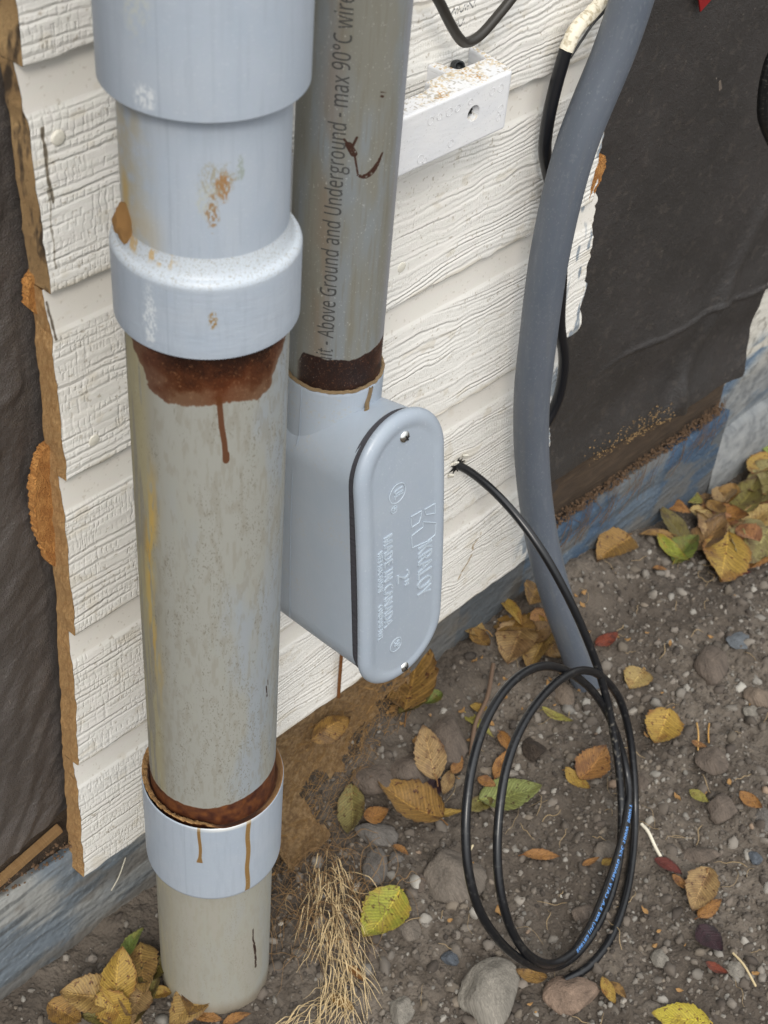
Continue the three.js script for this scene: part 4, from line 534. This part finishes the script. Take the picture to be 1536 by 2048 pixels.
function leafGeo(len, wr, tone, s, lift) {
  const nu = 26, nv = 12, w = len * wr * 0.56, [c0, c1] = leafTone[tone].map((h) => hex(h, 0.92)), col = [], crisp = lift > 0.009 ? 1.15 : 0.75, curl = (hash(s, 1, 511) - 0.3) * 0.9 * crisp, fold = 0.15 + 0.5 * hash(s, 2, 511) * crisp, twist = (hash(s, 3, 511) - 0.5) * 1.1 * crisp, bendy = (hash(s, 4, 511) - 0.5) * 0.3;
  const prof = (u) => Math.pow(Math.sin(Math.PI * Math.pow(clamp(u, 0.0001, 0.9999), 0.82)), 0.82);
  const g = grid(nv, nu, (i, j) => {
    const sd = (i - 0.5) * 2, as = Math.abs(sd), saw = as > 0.95 ? 1 - 0.10 * ((j * 15) % 1) - 0.10 * hash(s, Math.round(j * nu), 512 + (sd > 0 ? 1 : 0)) : 1, ww = w * prof(j) * saw;
    const along = (j - 0.5) * len, vein = 0.010 * len * Math.sin((j * 9 - as * 2.6) * 6.283) * as * (1 - as * 0.4), a = twist * (j - 0.5);
    let x = along, z = sd * ww + bendy * len * (j - 0.5) ** 2, y = fold * as * ww * 0.8 + curl * len * (j - 0.5) ** 2 * 1.3 + vein + 0.07 * len * (fbm(j * 3 + s, i * 3, 513, 2) - 0.5);
    const z2 = z * Math.cos(a) - y * Math.sin(a), y2 = z * Math.sin(a) + y * Math.cos(a);
    const edge = ss(0.72, 1, as) * ss(0.3, 0.6, fbm(j * 5 + s, sd * 2, 514, 2)) + 0.8 * ss(0.86, 1, j) + 0.7 * ss(0.56, 0.72, fbm(j * 4, i * 3 + s, 515, 3)); const c = c0.clone().lerp(c1, clamp(edge)); col.push(c.r, c.g, c.b);
    return [x, y2, z2];
  });
  g.setAttribute('color', new THREE.Float32BufferAttribute(col, 3)); return g;
}
[
[0.269,-0.015,0.032,-3.14,0.62,0.050,'ochre','ochre leaf caught on the brown dust web left of the box foot'],
[0.384,-0.009,0.080,0.59,0.50,0.012,'ochre','curled ochre leaf just behind the lower cover screw'],
[0.360,0.014,0.034,3.11,0.40,0.006,'olive','dull olive leaf below the lower cover screw'],
[0.377,0.021,0.022,2.99,0.60,0.010,'green','small dark green leaf below the box, beside the dirt topped stone'],
[0.334,0.061,0.042,0.98,0.55,0.035,'tan','pale tan leaf standing against the dirt topped stone'],
[0.418,0.051,0.014,-0.92,0.60,0.004,'yellow','small yellow leaf at the upper left outside of the coil'],
[0.404,0.062,0.033,-1.61,0.30,0.005,'yellowgreen','narrow yellow green leaf crossing behind the left side of the coil'],
[0.317,0.083,0.024,-2.62,0.60,0.006,'purple','dark purple crumpled leaf between the tan leaf and the ribbed leaf'],
[0.331,0.089,0.024,-2.66,0.40,0.008,'tan','small folded tan leaf right of the purple leaf, left of the coil'],
[0.284,0.082,0.056,1.85,0.62,0.014,'ochre','large ribbed ochre leaf left of the coil'],
[0.353,0.082,0.018,0.30,0.45,0.006,'orange','small curled orange leaf left of the outer coil loop'],
[0.236,0.059,0.052,-2.28,0.38,0.020,'paleolive','long pale olive leaf beside the dry roots'],
[0.256,0.070,0.019,-0.40,0.75,0.008,'orange','small orange yellow leaf between the olive leaf and the ribbed leaf'],
[0.306,0.109,0.029,-0.66,0.30,0.006,'yellow','narrow yellow leaf below the ribbed ochre leaf'],
[0.334,0.125,0.025,2.79,0.55,0.006,'olive','olive leaf between the two loops of the coil'],
[0.365,0.138,0.047,-0.58,0.66,0.010,'palegreen','pale green leaf behind the inner coil loop'],
[0.386,0.108,0.028,0.33,0.35,0.006,'orange','thin curled orange leaf behind the inner coil loop'],
[0.410,0.093,0.023,-2.00,0.40,0.006,'orange','orange leaf with a pale edge inside the top of the coil'],
[0.360,0.113,0.015,-1.28,0.60,0.006,'orange','small orange leaf just above the pale green leaf'],
[0.186,0.148,0.047,-2.90,0.66,0.008,'lime','bright yellow green leaf lying flat beside the dry roots'],
[0.129,0.171,0.015,-1.62,0.40,0.010,'orange','curled orange leaf at the foot of the dry roots'],
[0.103,0.182,0.020,-1.33,0.40,0.006,'ochre','small ochre leaf under the lowest dry roots'],
[0.246,0.111,0.014,-1.49,0.40,0.008,'orange','tiny orange leaf above the smooth grey brown stone'],
[0.337,0.200,0.026,-0.82,0.34,0.008,'orange','folded orange leaf lying inside the coil'],
[0.470,0.108,0.026,-1.30,0.30,0.006,'yellowgreen','narrow yellow green leaf inside the top of the coil'],
[0.475,-0.020,0.036,1.95,0.66,0.016,'paleochre','rounded mustard leaf at the foot of the wall right of the box'],
[0.469,0.003,0.024,-1.76,0.62,0.008,'ochre','smaller ochre leaf just below the rounded mustard leaf'],
[0.521,0.000,0.038,-1.95,0.30,0.008,'yellow','curled yellow strip of leaf left of the grey hose'],
[0.546,0.005,0.030,-2.78,0.75,0.020,'ochre','ochre leaf propped against the left side of the grey hose'],
[0.535,0.025,0.029,-2.94,0.60,0.012,'orange','orange brown leaf beside the grey hose below the propped one'],
[0.530,0.051,0.025,1.83,0.50,0.006,'tan','tan leaf left of the grey hose foot'],
[0.588,0.078,0.024,-0.19,0.50,0.006,'red','small red orange leaf right of the grey hose'],
[0.573,0.129,0.027,-2.98,0.85,0.006,'paleyellow','round pale yellow leaf right of the coil top'],
[0.537,0.187,0.039,-2.75,0.75,0.006,'yellow','pointed yellow leaf right of the coil'],
[0.550,0.223,0.012,-1.22,0.50,0.004,'orange','tiny orange leaf above the rounded brown grey stone at right'],
[0.450,0.170,0.039,0.15,0.62,0.010,'orange','orange tan leaf inside the coil near its right side'],
[0.423,0.171,0.025,-1.65,0.45,0.005,'yellow','yellow olive leaf touching the orange tan leaf inside the coil'],
[0.498,0.260,0.017,-1.57,0.50,0.006,'yellowgreen','small yellow green leaf near the right edge'],
[0.526,0.298,0.021,-1.60,0.50,0.010,'orange','curled yellow orange leaf at the right edge'],
[0.412,0.287,0.022,-1.45,0.48,0.008,'darkred','dark red leaf at the end of the white stick'],
[0.411,0.322,0.041,-2.85,0.55,0.012,'tan','tan yellow leaf below the flat dark stone at right'],
[0.406,0.306,0.017,-1.67,0.42,0.006,'orange','small orange leaf touching the tan yellow leaf at right'],
[0.404,0.338,0.024,-0.11,0.45,0.005,'orange','orange leaf below the tan yellow leaf at right'],
[0.377,0.357,0.024,-1.83,0.70,0.006,'purple','dark purple leaf at lower right'],
[0.357,0.378,0.016,-1.27,0.50,0.006,'red','red brown leaf below the dark purple leaf'],
[0.272,0.327,0.021,-2.06,0.40,0.008,'yellow','upright yellow leaf below the coil bottom'],
[0.279,0.332,0.015,-1.72,0.45,0.005,'ochre','small ochre leaf right of the upright yellow leaf'],
[0.297,0.383,0.038,2.28,0.55,0.008,'brightyellow','bright yellow leaf at the bottom edge of the photo'],
[0.235,0.273,0.021,2.13,0.50,0.006,'ochre','ochre leaf under the bottom of the coil'],
[0.363,0.236,0.015,-0.31,0.35,0.005,'orange','thin curled orange leaf inside the coil beside a squarish stone'],
[0.376,0.246,0.011,-0.25,0.60,0.004,'yellow','tiny yellow leaf tucked behind the printed coil strand'],
[0.691,0.003,0.051,-3.13,0.62,0.012,'ochre','ochre leaf against the blue foundation right of the hose'],
[0.880,-0.017,0.029,-1.36,0.55,0.014,'greenorange','green and orange leaf at the upper left of the leaf pile'],
[0.837,-0.010,0.029,-1.31,0.45,0.020,'orange','orange tan leaf at the wall end of the leaf pile'],
[0.801,0.013,0.049,1.26,0.50,0.020,'darkolive','long dark olive leaf at the left of the leaf pile'],
[0.769,0.011,0.033,2.34,0.40,0.012,'ochre','frayed ochre leaf sticking out left of the leaf pile'],
[0.757,0.041,0.041,-1.87,0.32,0.014,'limeyellow','curved yellow green leaf at the lower left of the leaf pile'],
[0.779,0.043,0.042,0.11,0.60,0.012,'green','small green leaf at the lower left of the leaf pile'],
[0.838,0.038,0.037,1.23,0.70,0.030,'tan','broad tan leaf on top of the leaf pile'],
[0.818,0.048,0.060,0.01,0.55,0.014,'brown','brown tan leaf below the broad tan leaf of the pile'],
[0.932,0.027,0.053,-0.00,0.72,0.020,'olive','olive tan leaf at the upper right of the leaf pile'],
[0.878,0.036,0.045,-1.35,0.50,0.034,'orange','large orange brown leaf across the top of the leaf pile'],
[0.918,0.059,0.043,-0.23,0.65,0.026,'paleyellow','pale yellow leaf of the pile at the right edge'],
[0.853,0.063,0.025,-1.82,0.75,0.026,'salmon','small salmon coloured leaf in the middle of the leaf pile'],
[0.850,0.081,0.066,-2.78,0.55,0.016,'paleolive','pale olive leaf at the front of the leaf pile'],
[0.881,0.085,0.069,-2.89,0.60,0.020,'paleolive','pale olive leaf of the pile beside the right edge'],
[0.800,0.083,0.078,-2.70,0.55,0.014,'yellow','pointed yellow leaf hanging from the front of the leaf pile'],
[0.857,0.101,0.048,3.11,0.50,0.010,'orange','orange edged leaf of the pile at the right edge'],
[0.995,0.010,0.060,-2.88,0.50,0.030,'yellow','tall yellow leaf above the leaf pile at the right edge'],
[0.967,0.030,0.044,3.08,0.60,0.022,'ochre','mustard leaf below the tall yellow leaf at the right edge'],
[1.051,-0.026,0.042,1.17,0.70,0.030,'lightgreen','light green leaf at the right edge above the pile'],
[0.806,0.102,0.020,-0.90,0.45,0.005,'darkred','dark red leaf just below the leaf pile'],
[0.720,0.049,0.013,-0.93,0.50,0.004,'orange','tiny orange leaf between the foundation and the leaf pile'],
[-0.046,0.040,0.035,2.34,0.72,0.030,'paleochre','large rounded tan yellow leaf at the lower left'],
[-0.021,0.046,0.036,0.97,0.62,0.040,'yellow','pointed yellow leaf standing behind the large rounded leaf'],
[-0.025,0.072,0.026,-2.72,0.85,0.024,'tan','round tan leaf just left of the conduit foot'],
[0.007,0.029,0.025,0.27,0.36,0.030,'stripegreen','rolled green leaf leaning on the blue foundation'],
[0.004,0.060,0.026,-2.85,0.60,0.020,'darkolive','dark olive leaf behind the conduit foot'],
[-0.002,0.074,0.018,2.81,0.50,0.012,'yellow','small yellow leaf touching the conduit foot'],
[-0.065,0.038,0.026,-1.35,0.70,0.016,'ochre','ochre leaf at the bottom left corner'],
[-0.047,0.060,0.028,2.26,0.50,0.014,'olive','olive brown leaf under the large rounded leaf'],
[0.016,0.114,0.021,-1.00,0.40,0.004,'orange','orange leaf pressed under the conduit foot'],
[0.033,0.131,0.019,-0.36,0.36,0.004,'orange','narrow tan orange leaf right of the conduit foot'],
].forEach(([x, z, len, yaw, wr, lift, tone, label], i) => {
  const g = leafGeo(len * 1.3, wr, tone, i * 7 + 5, lift), m = thing('fallen_leaf', g, leafMat('a'), label, 'leaf');
  m.rotation.set(rr(-0.25, 0.25) * (lift > 0.009 ? 1.4 : 0.6), yaw, Math.min(0.7, lift * 14) * rr(0.3, 1), 'YXZ'); m.position.set(x, groundY(x, z) + 0.003 + lift * 0.5, z);
  g.computeBoundingBox();
  const stem = tube([[-len * 0.5, 0.002, 0], [-len * 0.6, 0.003, 0.001], [-len * (0.68 + 0.12 * hash(i, 3, 521)), -0.001, 0.003 * (hash(i, 2, 521) - 0.5)]], Math.min(0.0007, len * 0.014), 8, 5);
  if (len > 0.022) part('stem', stem, std({ color: hex(leafTone[tone][1], 0.9), roughness: 0.8 }), m);
  if (i === 0) { m.position.y = -0.016; m.position.z = 0.012; m.position.x = 0.249; m.rotation.set(0.9, 0.3, 0.9); }
});
// leaves of the heaps that nothing tells apart
const seen = {};
for (const [place, group, n, cx, cz, sx, sz, tones, h] of [
  ['of the heap below the concrete wall', 'leaves heaped at the foot of the concrete wall', 21, 0.93, 0.04, 0.085, 0.035, ['paleyellow', 'tan', 'ochre', 'salmon', 'paleolive', 'brown', 'paleochre'], 0.02],
  ['of the cluster left of the hose foot', 'leaves clustered left of the grey hose foot', 7, 0.505, 0.035, 0.035, 0.02, ['ochre', 'tan', 'brown', 'paleochre', 'yellow'], 0.012],
  ['of the pile left of the conduit foot', 'leaves piled left of the conduit foot', 7, -0.005, 0.075, 0.035, 0.025, ['ochre', 'paleochre', 'tan', 'olive', 'yellow'], 0.012],
]) for (let k = 0; k < n; k++) {
  let label, x, z, tone, len, up; do { tone = tones[k % tones.length]; len = rr(0.032, 0.058); x = cx + sx * rr(-1, 1); z = Math.max(0.006, cz + sz * rr(-1, 1)); up = rnd(); const word = { paleyellow: 'pale yellow', paleolive: 'pale olive', paleochre: 'mustard' }[tone] ?? tone;
  const side = x < cx - sx * 0.33 ? 'left' : x > cx + sx * 0.33 ? 'right' : 'middle', depth = z < cz - sz * 0.3 ? 'wall side' : z > cz + sz * 0.3 ? 'front' : 'centre', size = len < 0.041 ? 'small' : len > 0.05 ? 'large' : 'medium';
  label = `${size} ${word} leaf at the ${depth}, ${side} ${place}`; } while (seen[label]); seen[label] = 1;
  const m = thing('fallen_leaf', leafGeo(len, rr(0.5, 0.78), tone, 400 + k * 3 + n, 0.02), leafMat('a'), label, 'leaf', { group });
  m.rotation.set(rr(-0.5, 0.5), rr(0, 6.28), rr(-0.5, 0.5), 'YXZ'); m.position.set(x, groundY(x, z) + 0.005 + h * up, z);
}
// ---------------------------------------------------------------- dust web, dry roots, twigs
{
  const web = group('dust_web', 'sagging brown sheet of dusty cobweb between the siding foot and the soil', 'cobweb');
  const wm = std({ roughness: 1, side: THREE.DoubleSide, bumpMap: fibreBump, bumpScale: 0.004, map: tex(512, 512, (u, v) => mixc([136, 106, 70], [194, 160, 114], clamp(fbm(u * 26, v * 26, 601, 5) * 1.8 - 0.4))) });
  const at = (i, j) => { const x = lerp(0.150, 0.37, i) + 0.012 * j * (1 - i), y0 = -0.002, gx = groundY(x, 0.03) + 0.002, zb = lerp(0.062, 0.016, ss(0.1, 0.9, i)), sag = Math.sin(Math.PI * j); const y = lerp(y0, gx, j) - 0.012 * sag * (1 - j), z = -0.003 + zb * Math.pow(j, 1.2) - 0.006 * sag + 0.010 * (fbm(x * 40, j * 5, 602, 3) - 0.5) * ss(0, 0.2, j); return [x, y, z]; };
  part('web_sheet', grid(110, 70, (i, j) => { const p = at(i, j); const rag = fbm(i * 12, j * 7, 603, 4); if (j > 0.62 + 0.5 * (rag - 0.3) && i > 0.25) return null; if (Math.hypot((i - 0.30) / 0.10, (j - 0.72) / 0.2) < 0.7 + 0.9 * (rag - 0.4)) return null; if (i > 0.78 && j > 0.35 + (rag - 0.4)) return null; return p; }, (i, j) => [i * 3, j * 2]), wm, web);
  const fib = []; for (let k = 0; k < 1100; k++) { const i = rnd() * 0.95, j = rr(0.05, 1), p = V(...at(i, j)), l = rr(0.004, 0.022), a = rr(0, 6.3); fib.push(tube([p, p.clone().add(V(Math.cos(a) * l * 0.5, rr(-0.3, 0.4) * l, Math.sin(a) * l * 0.4 + 0.003)), p.clone().add(V(Math.cos(a + 0.6) * l, rr(-0.7, 0.3) * l, Math.sin(a) * l * 0.6 + 0.003))], rr(0.00008, 0.00022), 5, 3)); }
  part('web_fibres', mergeGeometries(fib), std({ color: hex('#9a7646', 0.9), roughness: 1 }), web).userData.kind = 'stuff';
  // roots and straw by the conduit foot
  const strand = (x, z, a, l, r, lift = 0.006, wob = 0.5) => { const pts = [], n = 6; let px = x, pz = z, h = a; for (let k = 0; k <= n; k++) { pts.push(V(px, soilY(px, pz) + r + lift * Math.sin(Math.PI * k / n) * (0.5 + rnd()) + 0.002, pz)); h += rr(-wob, wob); px += Math.cos(h) * l / n; pz += Math.sin(h) * l / n; } const g = tube(pts, r, 16, 5), p = g.attributes.position, flat = rr(0.35, 1); for (let a = 0; a <= 16; a++) { const c = V(); for (let b = 0; b < 5; b++) c.add(V().fromBufferAttribute(p, a * 6 + b)); c.multiplyScalar(0.2); const w = 0.25 + 0.75 * Math.sin(Math.PI * Math.min(1, 0.12 + a / 16 * 0.88)) ** 0.6; for (let b = 0; b < 6; b++) { const q = a * 6 + b; p.setXYZ(q, lerp(c.x, p.getX(q), w), lerp(c.y, p.getY(q), w * flat), lerp(c.z, p.getZ(q), w)); } } g.computeVertexNormals(); return g; };
  const straw = [], rootlets = [], litter = [];
  for (let k = 0; k < 190; k++) { const t = rnd(), x = lerp(0.192, 0.112, t) + rr(-0.017, 0.017), z = lerp(0.072, 0.172, t) + rr(-0.016, 0.016); straw.push(strand(x, z, 2.15 + rr(-0.55, 0.55), rr(0.015, 0.06), rr(0.0001, 0.00048), 0.012, 0.2)); }
  for (let k = 0; k < 60; k++) straw.push(strand(rr(0.06, 0.12), rr(0.155, 0.19), rr(2.4, 3.6), rr(0.02, 0.04), rr(0.0001, 0.00045), 0.008, 0.2));
  for (let k = 0; k < 230; k++) { const x = rr(0.105, 0.215), z = rr(0.03, 0.14); rootlets.push(strand(x, z, rr(0, 6.3), rr(0.015, 0.06), rr(0.0001, 0.00035), 0.014, 0.6)); }
  for (let k = 0; k < 140; k++) { const x = rr(0.1, 0.95), z = rr(0.02, 0.42); litter.push(strand(x, z, rr(0, 6.3), rr(0.008, 0.035), rr(0.0002, 0.0005), 0.003, 0.6)); }
  const stuff = (name, gs, mat, label, category) => thing(name, mergeGeometries(gs), mat, label, category, { kind: 'stuff' });
  stuff('dry_straw', straw, std({ color: hex('#cdb58a', 0.9), roughness: 0.85 }), 'pale dry straw lying beside the conduit foot', 'straw');
  stuff('fine_roots', rootlets, std({ color: hex('#8a6c48', 0.8), roughness: 0.95 }), 'tangle of fine brown roots between conduit foot and dust web', 'roots');
  stuff('plant_litter', litter, std({ color: hex('#a08a68', 0.8), roughness: 0.95 }), 'thin dry stalks scattered over the soil', 'plant litter');
  const frags = []; for (let k = 0; k < 110; k++) { const near = rnd() < 0.45, x = near ? rr(0.3, 0.62) : rr(0.12, 1.0), z = near ? rr(0.0, 0.1) : rr(0.02, 0.42), s = rr(0.0015, 0.006), q = grid(4, 4, (i, j) => { const w = Math.sin(Math.PI * clamp(j * 0.94 + 0.03)) * (0.6 + 0.5 * hash(k, Math.round(j * 4), 613)); return [(i - 0.5) * s * w * 1.1, 0.0006 + 0.5 * s * (hash(Math.round(i * 4), Math.round(j * 4) + k, 611) - 0.3) + s * (j - 0.5) ** 2, (j - 0.5) * s * 1.7]; }).rotateY(rr(0, 6.3)).rotateX(rr(-0.5, 0.5)).translate(x, soilY(x, z) + 0.002, z); frags.push(q); }
  stuff('leaf_fragments', frags, std({ color: hex('#9a7648', 0.85), roughness: 0.9, side: THREE.DoubleSide }), 'small broken leaf fragments scattered over the soil', 'leaf litter');
  const crumbs = []; for (let k = 0; k < 1100; k++) { const x = rnd() < 0.8 ? rr(0.58, 0.9) : rr(-0.2, 0.0), s = rr(0.0004, 0.0017), g = new THREE.IcosahedronGeometry(s, 0); g.scale(rr(0.6, 1.6), rr(0.6, 1.2), 1).translate(x, 0.018 - 0.036 * ss(-0.1, 0.9, x) + 0.004 + rr(-0.003, 0.012) , -0.0175 + rr(-0.004, 0.003)); crumbs.push(g); }
  for (let k = 0; k < 60; k++) { const x = rr(0.6, 0.9), y = -0.018, l = rr(0.008, 0.035); const t = tube([[x, y + 0.03, -0.015], [x + rr(-0.008, 0.008), y + 0.012, -0.011], [x + rr(-0.012, 0.012), y - l * 0.4, -0.010], [x - rr(0, 0.02), y - l, -0.0095]], rr(0.00012, 0.00035), 10, 4).toNonIndexed(); crumbs.push(t); }
  stuff('ledge_dirt', crumbs.map((g) => { const q = g.index ? g.toNonIndexed() : g; return q; }), std({ color: hex('#6e5640', 0.7), roughness: 1 }), 'brown dirt and cobweb crumbs along the foundation ledge', 'dirt');
  const oran = []; for (let k = 0; k < 300; k++) { const x = 0.60 + 0.16 * Math.pow(rnd(), 0.6) + rr(0, 0.02), yb = 0.079 - 0.118 * (x - 0.53), g = new THREE.IcosahedronGeometry(rr(0.0002, 0.0009), 0); g.scale(rr(0.7, 2), 1, 0.6); g.translate(x, yb + 0.001 + 0.024 * Math.pow(rnd(), 2), -0.005 - 0.009 * rnd()); oran.push(g); }
  stuff('orange_dirt', oran, std({ color: hex('#9c7e54', 0.85), roughness: 1 }), 'orange crumbs clinging to the lower edge of the folded paper', 'dirt');
  const single = (name, pts, r, color, label, cat) => thing(name, tube(pts.map(([x, dy, z]) => [x, groundY(x, z) + dy, z]), r, 20, 7), std({ color: hex(color, 0.9), roughness: 0.8 }), label, cat);
  single('white_stick', [[0.431, 0.006, 0.242], [0.428, 0.007, 0.252], [0.421, 0.005, 0.266], [0.416, 0.005, 0.276]], 0.0016, '#e4dcc8', 'short pale stick touching the dark red leaf right of the coil', 'stick');
  single('twig', [[0.46, 0.012, 0.03], [0.43, 0.012, 0.05], [0.40, 0.008, 0.062], [0.372, 0.004, 0.082]], 0.0022, '#6a5544', 'dark brown twig lying inside the top of the coil', 'twig');
  single('pine_needle', [[0.572, 0.004, 0.205], [0.560, 0.006, 0.215], [0.545, 0.003, 0.226]], 0.0009, '#c29a5c', 'tan needle below the large oval brown grey stone', 'needle');
  single('pine_needle', [[0.580, 0.004, 0.214], [0.568, 0.006, 0.221], [0.560, 0.003, 0.228]], 0.0008, '#b58a4a', 'shorter tan needle right beside the first one below the oval stone', 'needle');
  single('dry_stem', [[0.300, 0.005, 0.150], [0.285, 0.008, 0.156], [0.268, 0.006, 0.166], [0.255, 0.005, 0.180]], 0.0010, '#d8c8a4', 'bent pale stem above the bright yellow green leaf', 'stem');
  single('dry_stem', [[0.372, 0.004, 0.410], [0.380, 0.006, 0.392], [0.384, 0.004, 0.378]], 0.0010, '#cbb890', 'pale stem at the lower right below the dark purple leaf', 'stem');
  thing('straw_on_wall', tube([[0.0346, -0.0298, -0.0095], [0.026, -0.047, -0.0085], [0.0181, -0.0603, -0.0095]], 0.0006, 14, 6), std({ color: hex('#b9b4a4'), roughness: 0.7 }), 'single pale straw stuck to the blue foundation under the left siding corner', 'straw');
}
renderer.render(scene, camera);
